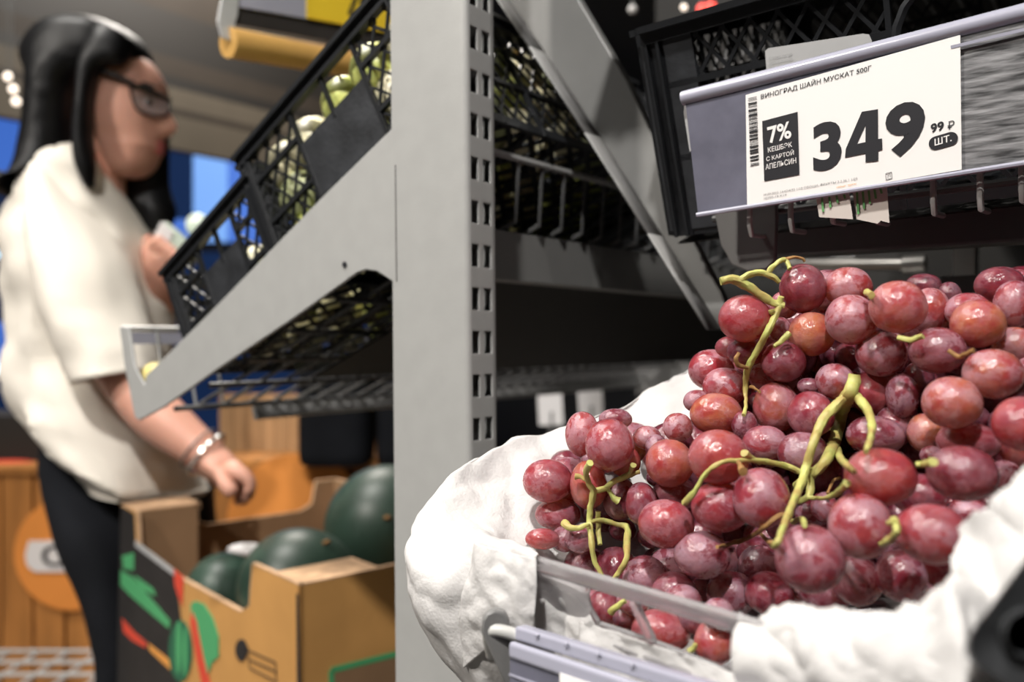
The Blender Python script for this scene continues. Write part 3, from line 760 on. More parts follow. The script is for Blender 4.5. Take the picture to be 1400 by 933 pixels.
# deeper filler berries in the gaps
fill = []
yy = 400
while yy < 835:
    xx = 735
    while xx < 1420:
        nb = [g for g in lay if abs(g[1]-xx) < 75 and abs(g[2]-yy) < 70]
        if len(nb) >= 3:
            mx = sum(g[1] for g in nb)/len(nb); my = sum(g[2] for g in nb)/len(nb)
            if abs(mx-xx) < 34 and abs(my-yy) < 32 or (xx > 1360 and abs(my-yy) < 22):
                c_ = min(nb, key=lambda g: (g[1]-xx)**2+(g[2]-yy)**2)
                zz = sum(g[0] for g in nb)/len(nb)
                def cov(qx, qy): return any(((qx-g[1])/(g[3]*1.12))**2+((qy-g[2])/(g[4]*1.12))**2 < 1 for g in lay)
                rim_in = sum(cov(xx+38*math.cos(k*.524), yy+38*math.sin(k*.524)) or xx > 1370 for k in range(12))
                if rim_in < 11: xx += 44; continue
                for dz_ in (.026, .046): fill.append([zz+dz_, xx+rg.uniform(-6, 6), yy+rg.uniform(-6, 6), 33, 32, 'k' if rg.random() < .6 else 'v', c_[6]])
        xx += 44
    yy += 42
lay.sort(key=lambda g: g[0])
placed = []
for g in lay+fill:
    zz, x, y, rx, ry, t, b = g
    for it in range(60):
        c = P(x, y, zz); r = math.sqrt(rx*ry)*zz/F
        bad = any((c-q).length < .86*(r+s) for q, s in placed)
        if not bad: break
        zz += .002
    if g in fill and it > 25: continue
    placed.append((P(x, y, zz), math.sqrt(rx*ry)*zz/F)); g[0] = zz; pl_g.append(g)
bunch = {}
cent = {}
for g in pl_g: cent.setdefault(g[6], []).append(P(g[1], g[2], g[0]))
for k, l in cent.items():
    c = sum(l, V((0, 0, 0)))/len(l); bunch[k] = thing('grape_bunch', BUN[k], 'grapes', c)
me = None
for (zz, x, y, rx, ry, t, b) in pl_g:
    c = P(x, y, zz); par = bunch[b]
    ax, ay = rx*zz/F, ry*zz/F
    if me is None:
        mb = MB(); mb.ball((0, 0, 0), 1, 1, 1, 28, 18)
        for v in mb.v:
            v += V((noise.noise(v*1.2), noise.noise(v*1.2+V((5, 0, 0))), noise.noise(v*1.2+V((0, 5, 0)))))*.035
        o = mb.build('grape', 'grape'); me = o.data
        for p in me.polygons: p.use_smooth = True
    else: o = bpy.data.objects.new('grape', me); COL.objects.link(o)
    o.parent = par; o.location = c-par.location
    # keep the silhouette radii; spin texture through object random
    dirc = (c-CAM).normalized(); rot = dirc.to_track_quat('Y', 'Z')
    o.rotation_mode = 'QUATERNION'; o.rotation_quaternion = rot
    o.scale = (ax, (ax+ay)/2, ay)
    a_, b_, c_ = TONE[t]
    o.color = (min(1, max(0, a_+rg.uniform(-.12, .15))), min(1, max(0, b_+rg.uniform(-.1, .12))), max(0, min(1, c_+rg.uniform(-.15, .1))), 1)
    if t == 'w': o['label'] = 'pale cream berry'
# a few small wrinkled dry calyx ends
def surf(x, y, rad=0):
    best = None
    for (zz, gx, gy, rx, ry, t, b) in pl_g:
        d2 = ((x-gx)/rx)**2+((y-gy)/ry)**2
        if d2 < 1:
            z_ = zz-(math.sqrt(1-d2))*math.sqrt(rx*ry)*zz/F
            if best is None or z_ < best: best = z_
    return best
def stem(par, pts, r, m='stem', name='stem', lift=.003, kmax=None):
    zl = []
    for (x, y) in pts:
        s = [surf(x+dx, y+dy) for dx in (-6, 0, 6) for dy in (-6, 0, 6)]
        s = [q for q in s if q is not None]
        zl.append(min(s)-lift if s else None)
    known = [q for q in zl if q is not None]
    avg = sum(known)/len(known) if known else zplane(*pts[0])
    for i, q in enumerate(zl):
        if q is None:
            near = [(abs(i-j), zl[j]) for j in range(len(zl)) if zl[j] is not None]
            zl[i] = min(near)[1] if near else avg
    for _ in range(2):
        zl = [min(zl[i], (zl[max(i-1, 0)]+zl[i]+zl[min(i+1, len(zl)-1)])/3) for i in range(len(zl))]
    w3 = [P(x, y, q) for (x, y), q in zip(pts, zl)]
    rr = r if hasattr(r, '__len__') else [r]*len(pts)
    mb = MB(); mb.tube(w3, [a/F*q for a, q in zip(rr, zl)], 10, 6)
    for v in mb.v: v += V((noise.noise(v*300), noise.noise(v*300+V((9, 0, 0))), noise.noise(v*300+V((0, 9, 0)))))*.0005
    return mb.build(name, m, bunch[par])
stem('B', [(985, 385), (1000, 382), (1016, 388), (1035, 400), (1055, 413), (1072, 418)], [5.5, 6.5, 7, 6, 5.5, 5])
stem('B', [(1012, 384), (1024, 376), (1040, 373), (1055, 378), (1066, 386)], [4.5, 4.5, 4.5, 4, 3.5])
stem('B', [(1050, 375), (1056, 365), (1066, 357), (1074, 355)], [4, 3.5, 3.5, 3])
stem('B', [(1074, 356), (1078, 362), (1080, 368)], [3, 3.5, 3])
stem('B', [(1074, 355), (1086, 352), (1096, 353), (1100, 358)], [2.5, 2, 2, 2], 'stem_brown')
stem('B', [(1068, 406), (1063, 425), (1050, 452), (1035, 480), (1022, 505), (1019, 530), (1020, 550), (1017, 568)], [4.5, 4.5, 5, 4.5, 4.5, 3.5, 2.5, 2.5])
stem('B', [(1022, 503), (1010, 500), (1006, 492), (1010, 482)], [3, 3, 3, 2.5], 'stem_brown')
stem('B', [(1020, 530), (1030, 530), (1038, 536)], [2, 2, 2], 'stem_brown')
stem('B', [(1064, 424), (1056, 428), (1054, 424)], [3, 3, 4])
stem('C', [(1168, 513), (1166, 525), (1160, 540), (1152, 556), (1148, 575), (1142, 600), (1132, 625), (1118, 643), (1100, 655), (1088, 664)], [8, 9, 10, 10, 8.5, 8.5, 7.5, 7, 6, 5], lift=.009)
stem('C', [(1158, 540), (1145, 553), (1128, 570), (1118, 590), (1110, 612), (1102, 640), (1094, 665), (1085, 685), (1076, 708), (1066, 735), (1058, 748)], [6, 7, 7, 6.5, 6, 6, 6, 5.5, 5, 4.5, 4], lift=.008)
stem('C', [(1168, 540), (1180, 552), (1190, 570), (1192, 592), (1188, 608), (1184, 617)], [6, 6.5, 6, 5, 4.5, 4], lift=.006)
stem('C', [(1142, 605), (1148, 625), (1158, 636), (1168, 645)], [6, 5, 4, 4], lift=.004)
stem('C', [(1092, 645), (1075, 638), (1050, 632), (1020, 630), (990, 632), (970, 643), (957, 660), (948, 675), (936, 688)], [4.5, 4, 4, 3.5, 3.5, 3.5, 3.5, 4, 5])
stem('C', [(1038, 633), (1026, 626), (1018, 620)], [3, 4, 5.5])
stem('C', [(1010, 630), (1012, 638), (1016, 645)], [3, 4, 6.5], 'stem_brown')
stem('C', [(1107, 640), (1108, 665), (1104, 680), (1092, 686)], [5, 5, 4.5, 4], lift=.006)
stem('C', [(1104, 680), (1125, 682), (1142, 676), (1155, 664), (1158, 660)], [3, 3, 4, 4.5, 5.5])
stem('C', [(1132, 675), (1138, 660), (1148, 653)], [2, 2, 2.5], 'stem_brown')
stem('C', [(1078, 702), (1062, 708), (1044, 722), (1025, 735), (1005, 742), (980, 748)], [4, 3.5, 3.5, 3, 3, 2.5], 'stem_brown')
stem('C', [(1084, 714), (1096, 710), (1100, 718)], [4, 4, 3.5])
stem('C', [(1040, 730), (1050, 740), (1062, 745)], [2.5, 3, 4], 'stem_brown')
stem('A', [(807, 633), (802, 645), (804, 660), (811, 672), (808, 690), (806, 712), (809, 740), (812, 765), (824, 790)], [5, 4.5, 4, 5, 4.5, 4.5, 4, 4, 3.5], lift=.004)
stem('A', [(803, 658), (794, 652), (786, 652)], [3, 3.5, 5])
stem('A', [(811, 672), (826, 668), (838, 660), (855, 652), (875, 645)], [4.5, 4, 4, 4, 3.5])
stem('A', [(830, 668), (838, 680), (845, 685)], [3, 4, 6])
stem('A', [(850, 655), (862, 645), (866, 636)], [3, 3, 4.5])
stem('A', [(806, 716), (792, 722), (780, 722), (772, 716)], [3.5, 3.5, 4.5, 6])
stem('A', [(806, 714), (825, 712), (845, 718), (858, 722), (857, 740), (856, 765), (845, 785), (835, 798)], [3.5, 3.5, 3.5, 5, 5, 4, 4, 3.5])
stem('A', [(818, 700), (818, 720), (820, 745)], [3.5, 3.5, 3])
stem('E', [(1252, 636), (1262, 635), (1276, 632)], [4, 4.5, 6], 'stem', lift=.004)
stem('E', [(1298, 480), (1310, 488), (1325, 482), (1332, 480)], [3, 3, 3, 4.5], 'stem_brown')
stem('D', [(1186, 400), (1192, 404)], [5, 4.5])
stem('D', [(1228, 462), (1245, 465), (1262, 460)], [4, 4, 4])
stem('F', [(1222, 712), (1226, 726), (1216, 738), (1205, 745)], [6, 5, 5, 4])
stem('F', [(1214, 716), (1224, 714)], [3, 4])
stem('G', [(835, 838), (845, 828), (855, 822)], [5, 4, 4])
stem('G', [(942, 892), (948, 886), (950, 880)], [5, 4, 3])
stem('D', [(1079, 456), (1068, 466), (1058, 474)], [5, 4, 3])

# cloth sheets: grids of control points (px, py, depth)
def sheet(name, rows, m, parent, sub=10, amp=.0018, seed=0, fr=38, tear=None):
    R, C_ = len(rows), len(rows[0])
    g = [[P(*q) for q in r] for r in rows]
    def cat(a, t):
        n_ = len(a)-1; x = t*n_; i = min(int(x), n_-1); f = x-i
        p0, p1, p2, p3 = a[max(i-1, 0)], a[i], a[i+1], a[min(i+2, n_)]
        return .5*((2*p1)+(p2-p0)*f+(2*p0-5*p1+4*p2-p3)*f*f+(3*p1-p0-3*p2+p3)*f**3)
    nu, nv = (C_-1)*sub, (R-1)*sub
    grid = []
    cols = [[cat(r, j/nu) for j in range(nu+1)] for r in g]
    for i in range(nv+1):
        grid.append([cat([cols[k][j] for k in range(R)], i/nv) for j in range(nu+1)])
    vs = []
    for i in range(nv+1):
        for j in range(nu+1):
            p = grid[i][j]
            du = grid[i][min(j+1, nu)]-grid[i][max(j-1, 0)]; dv = grid[min(i+1, nv)][j]-grid[max(i-1, 0)][j]
            n_ = du.cross(dv); n_ = n_.normalized() if n_.length > 1e-12 else V((0, -1, 0))
            w_ = noise.noise(V((p.x*fr+seed, p.y*fr*.7, p.z*fr)))*1.0
            rdg = 1-abs(noise.noise(V((p.x*fr*1.6+seed*3, p.y*fr, p.z*fr*1.6))))*2.2
            rdg2 = 1-abs(noise.noise(V((p.x*fr*3.4+seed, p.y*fr*3.4, p.z*fr*2.4+7))))*2.2
            vs.append(p+n_*(w_*amp*1.3+rdg*amp*.8+rdg2*amp*.4))
    fs = []
    for i in range(nv):
        for j in range(nu):
            if tear and tear(i/nv, j/nu): continue
            a = i*(nu+1)+j; fs.append([a, a+1, a+nu+2, a+nu+1])
    o = mk(name, vs, fs, m, parent, False)
    for p in o.data.polygons: p.use_smooth = True
    s = o.modifiers.new('thickness', 'SOLIDIFY'); s.thickness = .0004
    return o
cloth = thing('cloth_liner', 'thin white nonwoven cloth liner draped over the rims of the clear grape crate', 'cloth', BX0+Ub*.1)
def wy(px, off=0.0):               # depth of the crate's front wall below pixel column px
    k = (px-CX)/F; u_ = (k*BX0.y-BX0.x)/(Ub.x-k*Ub.y); return BX0.y+Ub.y*u_+off
rows = [
 [(1010, 560, .50), (930, 640, .475), (880, 700, .46), (850, 770, .45), (840, 830, .44), (830, 860, .43), (830, 860, .425), (840, 850, .42), (850, 840, .415)],
 [(985, 520, .52), (890, 590, .495), (815, 640, .475), (765, 690, .46), (740, 730, .445), (740, 765, .43), (745, 790, .42), (755, 800, .41), (780, 800, .40)],
 [(955, 500, .54), (866, 548, .515), (778, 586, .495), (716, 622, .475), (672, 672, .455), (650, 715, .43), (672, 728, .412), (712, 742, .392), (740, 756, .376)],
 [(950, 497, .545), (862, 546, .52), (772, 583, .50), (698, 600, .478), (632, 640, .455), (590, 695, .43), (622, 722, .41), (682, 735, wy(682, -.001)), (735, 752, wy(735, -.001))],
 [(955, 515, .55), (868, 560, .525), (775, 600, .505), (690, 612, .482), (612, 652, .456), (562, 716, .428), (596, 752, .398), (664, 764, wy(664, -.008)), (728, 775, wy(728, -.006))],
 [(960, 560, .555), (870, 600, .53), (775, 640, .51), (690, 660, .486), (608, 690, .458), (550, 755, .425), (578, 800, .392), (652, 815, wy(652, -.012)), (728, 822, wy(728, -.007))],
 [(965, 620, .56), (875, 660, .535), (775, 700, .515), (690, 730, .49), (618, 760, .462), (562, 820, .425), (590, 862, .392), (652, 872, wy(652, -.010)), (726, 868, wy(726, -.006))],
 [(970, 680, .56), (880, 720, .54), (780, 760, .52), (700, 800, .49), (640, 840, .466), (606, 880, .43), (640, 945, .40), (680, 940, wy(680, -.002)), (722, 930, wy(722, -.002))]]
sheet('draped_cloth', rows, 'bag', cloth, 12, .0024, 3, 30)
# hanging triangular fold on the left front, as its own layer
rows = [[(648, 742, wy(648, -.018)), (672, 750, wy(672, -.02)), (700, 757, wy(700, -.016)), (732, 765, wy(732, -.010))],
        [(636, 790, wy(636, -.02)), (664, 790, wy(664, -.024)), (700, 795, wy(700, -.020)), (734, 798, wy(734, -.010))],
        [(628, 850, wy(628, -.018)), (662, 838, wy(662, -.024)), (700, 838, wy(700, -.020)), (731, 840, wy(731, -.010))],
        [(632, 915, wy(632, -.014)), (664, 890, wy(664, -.018)), (700, 880, wy(700, -.015)), (727, 872, wy(727, -.008))]]
sheet('front_fold', rows, 'bag', cloth, 12, .0014, 13, 50)
# right front piece with torn upper edge
def tearR(v, u):
    e = .09+.06*noise.noise(V((u*9, 1, 0)))+.045*noise.noise(V((u*26, 2, 0)))+.03*noise.noise(V((u*70, 4, 0)))
    return v < e
def wrow(l, off): return [(x, y, wy(x, off)) for x, y in l]
rows = [
 [(x, y, wy(x, .012)) for x, y in [(1006, 828), (1040, 822), (1080, 812), (1140, 818), (1200, 826), (1245, 805), (1288, 770)]]+[(1300, 715, .262), (1340, 670, .252), (1430, 600, .245)],
 [(x, y, wy(x, -.002)) for x, y in [(1008, 852), (1044, 850), (1085, 846), (1140, 848), (1200, 850), (1255, 835), (1300, 800)]]+[(1325, 750, .25), (1365, 700, .242), (1445, 650, .235)],
 wrow([(1003, 870), (1044, 872), (1090, 870), (1140, 872), (1200, 874), (1262, 870), (1315, 845)], -.007)+[(1350, 800, .238), (1390, 750, .232), (1460, 700, .225)],
 wrow([(1000, 900), (1044, 905), (1090, 905), (1140, 908), (1200, 912), (1265, 910), (1325, 895)], -.010)+[(1370, 850, .232), (1410, 800, .226), (1470, 750, .22)],
 wrow([(1004, 930), (1044, 940), (1090, 945), (1140, 950), (1200, 955), (1270, 955), (1330, 945)], -.010)+[(1380, 910, .23), (1420, 860, .224), (1480, 810, .218)],
 wrow([(1010, 975), (1044, 985), (1090, 990), (1140, 1000), (1200, 1005), (1270, 1005), (1335, 1000)], -.008)+[(1390, 980, .23), (1430, 930, .224), (1490, 880, .218)]]
sheet('torn_front_cloth', rows, 'bag', cloth, 20, .0022, 8, 32, tearR)
# cloth seen through the clear wall: left of the window and along its foot
rows = [wrow([(690, 752), (735, 770), (775, 786), (800, 800)], .012), wrow([(690, 800), (735, 815), (775, 822), (806, 832)], .010), wrow([(690, 850), (735, 852), (775, 858), (815, 866)], .009), wrow([(690, 900), (735, 905), (775, 915), (820, 925)], .009)]
sheet('cloth_behind_wall', rows, 'bag', cloth, 10, .0018, 21, 60)
rows = [wrow([(790, 850), (850, 868), (910, 888), (960, 905), (1010, 925), (1060, 940)], .008), wrow([(790, 880), (850, 900), (910, 920), (960, 938), (1010, 955), (1060, 970)], .007), wrow([(790, 930), (850, 950), (910, 970), (960, 985), (1010, 1000), (1060, 1010)], .008)]
sheet('cloth_behind_wall', rows, 'bag', cloth, 10, .0016, 31, 60)
# inner bottom
rows = [[(840, 700, .47), (960, 640, .50), (1100, 560, .53), (1300, 520, .52), (1450, 500, .50)],
        [(800, 790, .43), (950, 760, .45), (1100, 720, .46), (1300, 680, .46), (1450, 650, .45)],
        [(780, 880, .40), (930, 900, .39), (1080, 920, .37), (1250, 930, .35), (1400, 930, .34)]]
sheet('inner_cloth', rows, 'bag', cloth, 10, .002, 5)

# lower price rail, rod and hook
rB = P(703, 872, .345); UB = (P(1040, 980, .263)-rB).normalized(); 
NB = (-L*.75+D*.0-Z*(-.05)).normalized(); VB = NB.cross(UB).normalized(); VB = VB if VB.z > 0 else -VB; NB = UB.cross(VB); NB = NB if NB.y < 0 else -NB
railB = thing('price_rail', 'lower grey-lilac plastic price rail in front of the clear grape crate', 'price rail', rB)
MB().box(rB-VB*.06, UB*.16, VB*.055, NB*.002).build('back_strip', 'lav', railB, False)
o = MB().box(rB-VB*.0075, UB*.16, VB*.0065, NB*.0035).build('top_roll', 'lav_light', railB, False); bevel(o, .0015, 3)
MB().box(rB-VB*.0145, UB*.16, VB*.0008, NB*.0026).build('ridge', 'lav_light', railB, False)
o = MB().box(rB-VB*.001, UB*.16, VB*.0055, -NB*.006).build('clip_shelf', 'lav_light', railB, False); bevel(o, .001, 2)
for k in range(4): MB().ball(rB+UB*(.014+k*.016)+VB*.004+NB*.001, .0008, None, None, 8, 6).build('clip_stud', 'lav_light', railB)
tb2 = hit(775, 918, rB, NB)+NB*.0035
t = thing('price_tag', 'cream price tag just entering the lower rail at the bottom edge', 'price tag', tb2)
MB().box(tb2-VB*.035, UB*.05, VB*.035, NB*.0004).build('card', 'paper', t, False)
for k in range(6): MB().box(tb2+UB*.0022-VB*(.0042+k*.0022)+NB*.0006, UB*.004, -VB*(.0009 if k % 2 else .0005), NB*.0001).build('bar_code_line', 'ink', t, False)
hk = None
pb = lambda x, y, dz=0: hit(x, y, P(680, 870, .347), V((.3, -1, 0)))
hp = [(658, 866), (659, 850), (666, 839), (678, 835), (690, 839), (696, 850), (700, 880), (704, 930), (712, 960), (700, 960), (680, 915)]
o = MB().prism([pb(*q) for q in hp], V((0, .006, 0))).build('hook_bracket', 'arm_dark', dr, True); bevel(o, .001, 2); hk = o
MB().tube([P(672, 895, .360), P(668, 872, .352), P(672, 862, .348), P(690, 864, .347), P(715, 872, .347), P(760, 886, .343)], .0026, 12, 5).build('bent_rod', 'wire_grey', hk)
# shelf under the grape crate, arm
shl = dr
MB().box(BX0-Nb*(BH+.012)+Bb*.01, Ub*.27, Bb*.30, Nb*.008).build('deck', 'arm_dark', shl, False)
MB().box(BX0-Nb*(BH+.04)+Bb*.16, Ub*.02, Bb*.12, Nb*.03).build('support', 'arm_dark', shl, False)
# black crate corner, bottom right foreground
cc = lambda x, y, d=.0: hit(x, y, P(1360, 850, .200), V((.25, -1, .1)))
ck = thing('black_crate', 'dark worn plastic crate corner with a round hole, nearest at bottom right', 'crate', cc(1380, 880))
mb = MB()
ol = [(1470, 690), (1400, 765), (1378, 795), (1350, 832), (1326, 862), (1319, 885), (1324, 903), (1345, 922), (1390, 950), (1470, 975)]
hc = (1402, 866); nseg = 28
inn = [(hc[0]+30*math.cos(2*math.pi*k/nseg), hc[1]+28*math.sin(2*math.pi*k/nseg)) for k in range(nseg)]
def rayout(a):
    dx, dy = math.cos(a), math.sin(a); best = 60
    for i in range(len(ol)):
        (x1, y1), (x2, y2) = ol[i], ol[(i+1) % len(ol)]
        ex, ey = x2-x1, y2-y1; den = dx*ey-dy*ex
        if abs(den) < 1e-9: continue
        t = ((x1-hc[0])*ey-(y1-hc[1])*ex)/den; s = ((x1-hc[0])*dy-(y1-hc[1])*dx)/den
        if t > 0 and 0 <= s <= 1: best = t
    return (hc[0]+dx*best, hc[1]+dy*best)
outr = [rayout(2*math.pi*k/nseg) for k in range(nseg)]
back = V((.0215, .035, -.0125)); nf = V((.25, -1, .1)).normalized()
mid = [((a[0]*.45+b[0]*.55), (a[1]*.45+b[1]*.55)) for a, b in zip(inn, outr)]
shr = [(hc[0]+(x-hc[0])*.94, hc[1]+(y-hc[1])*.94) for x, y in outr]
rr_ = [[cc(*q)+back*.6 for q in inn], [cc(*q)+back*.02 for q in inn], [cc(hc[0]+(x-hc[0])*1.13, hc[1]+(y-hc[1])*1.13)+nf*.0015 for x, y in inn], [cc(hc[0]+(x-hc[0])*1.3, hc[1]+(y-hc[1])*1.3)+back*.05 for x, y in inn], [cc(*q) for q in shr], [cc(*q)+back*.08 for q in outr], [cc(*q)+back for q in outr]]
o = mb.rings(rr_, False).build('corner_shell', 'corner', ck); clean(o)
MB().prism([cc(*q)+back*.62 for q in inn], back*.1).build('hole_back', 'ink', ck, False)

# ------------------------------------------------------------------ dark things behind on the right
pt = thing('blackout_panel', 'added near-black partition of the rack behind the shelves', 'panel', PC+L*1.1)
MB().box(PC+L*1.08-D*.45, D*1.5, L*.02, Z*2.3).build('panel', 'blackout', pt, False)  # added to keep the background dark on this side
o = MB().box(P(1285, 378, .62), D*.25, L*.10, -Z*.014).build('shelf_plate', 'arm_dark', dr, False)
t = thing('steel_tube', 'horizontal steel tube in the dark gap under the cross beam', 'tube', P(1150, 350, .9))
MB().tube([P(1078, 362, .98), P(1250, 362, .84)], .006, 12).build('tube', 'steel', t)
MB().tube([P(1250, 362, .84)+D*-.01, P(1250, 362, .84)+D*.01], .009, 12).build('end_cap', 'steel', t)
o = MB().box(P(1303, 330, .80), D*.018, L*.02, -Z*.045).build('steel_bracket', 'steel', None, False); tag(o, 'small bright steel bracket in the dark right of the steel tube', 'bracket')
# upper wire shelf overhead (top right)
uw = thing('wire_shelf', 'dark overhead wire shelf at the top right, above the black crate', 'shelf', PC+V((0, 0, 1.47))+D*.3+L*.4)
base = PC+V((0, 0, 1.47))+D*.06+L*.0
r0 = None
for k in range(26):
    if r0 is None: r0 = MB().tube([base, base+L*1.0+Z*.0], .002, 6).build('wire_rod', 'wire_dark', uw)
    else: copyobj(r0, uw, D*(k*.024))
for k in range(4): MB().tube([base+L*(.1+k*.25)-Z*.003, base+L*(.1+k*.25)+D*.62-Z*.003], .003, 6).build('cross_rod', 'wire_dark', uw)
MB().box(base+L*.0-D*.0+Z*.004, D*.66, L*1.0, Z*.003).build('liner', 'blackout', uw, False)  # solid sheet set forward to block the key light above the right arm
# little lights top right
for i, (x, y, r, m, lb) in enumerate([(960, 12, .009, 'red_glow', 'small red indicator light high up, left one of the pair'), (972, 10, .010, 'red_glow', 'small red indicator light high up, right one of the pair'), (935, 10, .005, 'white_glow', 'tiny white light left of the red lights'), (865, 13, .008, 'white_print', 'pale grey knob at the top, right of the post')]):
    o = MB().ball((0, 0, 0), r, None, None, 10, 8).build('indicator_light', m); tag(o, lb, 'light')
    MB().tube([(0, 0, 0), (0, .01, .05)], .002, 5).build('wire', 'wire_dark', o); o.location = P(x, y, 1.5)
# pale labels hanging low behind
for i, (x, y, lb) in enumerate([(753, 560, 'left'), (808, 552, 'right')]):
    pp = P(x-16, y+22, 1.9)
    t = thing('sign_stand', 'pale card on a thin pole behind the rack post, %s of the two' % lb, 'sign', (pp.x+.027, pp.y, 0))
    MB().box(pp, V((.055, .01, 0)), V((0, .002, 0)), V((-.004, 0, .07))).build('card', 'white_print', t, False)
    MB().tube([pp+V((.027, .01, .03)), V((pp.x+.027, pp.y+.01, .01))], .006, 8).build('pole', 'wire_dark', t)
    MB().box((pp.x-.05, pp.y-.06, 0), V((.15, 0, 0)), V((0, .15, 0)), V((0, 0, .01))).build('foot', 'wire_dark', t, False)

# ------------------------------------------------------------------ upper left: price rail with yellow tag and tan roll
ul = P(318, 2, .98)
UR_ = L
t = thing('price_rail', 'clear price rail with a tan roll beneath, on the shelf above the left crates', 'price rail', ul)
g0, g1 = P(310, 30, .92), P(310, 30, .92)+L*.34
def onu(px, py): return hit(px, py, P(310, 30, .92), D)
MB().prism([onu(318, 32), onu(560, 76), onu(560, 30), onu(318, -20)], -D*.002).build('dark_strip', 'print_black', t, False)
MB().prism([onu(326, 10), onu(418, 26), onu(418, -25), onu(326, -35)], D*.0025).build('strip', 'lav_light', t, False)
pts = []
a, b = onu(312, 58), onu(520, 95)
MB().tube([a, b], .0165, 16).build('tan_roll', 'gold_roll', t)
MB().tube([a+(b-a)*.35+V((0, -.012, .010)), a+(b-a)*.95+V((0, -.012, .010))], .004, 8).build('roll_fold', 'carton_edge', t)
o = MB().prism([onu(302, 52), onu(296, 30), onu(302, -5), onu(324, -12), onu(322, 20), onu(312, 56)], D*.004).build('end_clip', 'clear', t, False); o.data.materials.clear(); o.data.materials.append(M['sticker'])
t2 = thing('price_tag', 'yellow price tag in the clear rail at the top left', 'price tag', onu(440, 5))
MB().prism([onu(417, 25), onu(560, 51), onu(560, -50), onu(417, -40)], D*.004).build('card', 'yellow', t2, False)
text_on('price_digit', '70', onu(470, 22)+D*.005, onu(505, 27)+D*.005, onu(470, -12)+D*.005, 'ink', t2, .02)
t3 = thing('price_tag', 'white and yellow tag seen through the gap right of the post', 'price tag', P(690, 80, 1.0))
onz = lambda x, y: hit(x, y, P(690, 80, 1.0), D)
MB().prism([onz(672, 88), onz(765, 120), onz(765, 85), onz(672, 55)], D*.002).build('card', 'white_print', t3, False)
MB().prism([onz(722, 104), onz(765, 120), onz(755, 92), onz(738, 78)], D*.003).build('print', 'yellow', t3, False)
MB().prism([onz(690, 66), onz(704, 84), onz(708, 72)], D*.003).build('print', 'yellow', t3, False)

# ------------------------------------------------------------------ canopy and windows in the back left
cp = thing('shelf_canopy', 'long brown canopy boards running across the background behind the person', 'canopy', P(100, 120, 3.0))
def canopy_strip(y0, y1, px, Y, m, push):
    A = P(px, y0, Y); B = P(px, y1, Y)
    A -= L*1.6; B -= L*1.6
    MB().box(B, L*6.5, -D*push, A-B).build('canopy_board', m, cp, False)
canopy_strip(-60, 12, 0, 3.0, 'beam_dark', .05)
canopy_strip(12, 42, 0, 3.0, 'beam_brown', .05)
canopy_strip(42, 60, 0, 3.0, 'beam_dark', .05)
canopy_strip(60, 92, 0, 3.0, 'beam_pale', .05)
canopy_strip(92, 104, 0, 3.0, 'beam_brown', .05)
canopy_strip(104, 158, 0, 3.0, 'beam_pale', .05)
canopy_strip(-150, -60, 0, 3.0, 'beam_brown', .05)
for i, (x, y) in enumerate([(11, 105), (18, 122), (22, 139)]):
    o = MB().ball((0, 0, 0), .011, None, None, 12, 8).build('string_light', 'white_glow')
    MB().tube([(0, 0, 0), (-.012, 0, .035), (-.01, 0, .9)], .0015, 5).build('cord', 'wire_dark', o)
    tag(o, 'small warm bulb of the hanging string left of the hair, %s one' % ('top', 'middle', 'bottom')[i], 'light'); o.location = P(x, y, 2.4)
bw = thing('backlit_window', 'tall blue backlit window wall behind the person', 'window', P(150, 300, 5.4))
for i, (x0, x1, y0, y1, m) in enumerate([(-260, 36, 150, 262, 'blue_glow'), (-260, 36, 262, 345, 'navy'), (-260, 36, 345, 352, 'cyan_glow'), (-260, 36, 352, 440, 'navy'), (-260, 36, 440, 498, 'blue_glow'), (-260, 36, 498, 512, 'cyan_glow'), (-260, 36, 512, 600, 'navy'),
                             (195, 264, 150, 300, 'navy'), (195, 264, 300, 345, 'blue_glow'), (264, 311, 150, 330, 'blue_pale'), (311, 420, 150, 330, 'blue_glow'), (36, 195, 150, 600, 'navy'), (195, 620, 345, 600, 'navy')]):
    a, b = P(x0, y1, 5.4), P(x1, y0, 5.4)
    MB().box(a, V((b.x-a.x, 0, 0)), V((0, .05, 0)), V((0, 0, b.z-a.z))).build('pane', m, bw, False)
o = MB().ball((0, 0, 0), .045, .01, .045).build('orange_lamp', 'orange_glow'); tag(o, 'round orange lamp at the left edge behind the shirt', 'light')
MB().tube([(0, 0, .04), (0, 0, .12)], .004, 6).build('lamp_cord', 'wire_dark', o); o.location = P(0, 316, 3.2)

# ------------------------------------------------------------------ wooden display stands
def stand(label, x0, x1, ytop, Y, n_, m, discs=()):
    A = P(x0, ytop, Y); B = P(x1, ytop, Y); wd = (B.x-A.x); ht = A.z
    t = thing('wooden_stand', label, 'display stand', (A.x+wd/2, Y+.2, 0))
    MB().box((A.x, Y+.03, 0), V((wd, 0, 0)), V((0, .4, 0)), V((0, 0, ht-.02))).build('carcass', 'beam_dark', t, False)
    rr = random.Random(n_)
    pr = None
    for k in range(n_):
        wk = wd/n_
        o = MB().box((A.x+k*wk+.003, Y, 0), V((wk-.006, 0, 0)), V((0, .022, 0)), V((0, 0, ht))).build('plank', m, t, False)
        o.location = V((0, rr.uniform(-.003, .003), 0)); bevel(o, .003, 2)
    MB().box((A.x, Y-.01, ht-.0), V((wd, 0, 0)), V((0, .44, 0)), V((0, 0, .02))).build('top_board', m, t, False)
    return t
def disc(par, x, y, rpx, Y, m, name='round_print', sx=1.0, th=.004):
    c = P(x, y, Y); r = rpx/F*Y
    pts = [c+V((math.cos(2*math.pi*k/36)*r*sx, 0, math.sin(2*math.pi*k/36)*r)) for k in range(36)]
    return MB().prism(pts, V((0, -th, 0))).build(name, m, par, False)
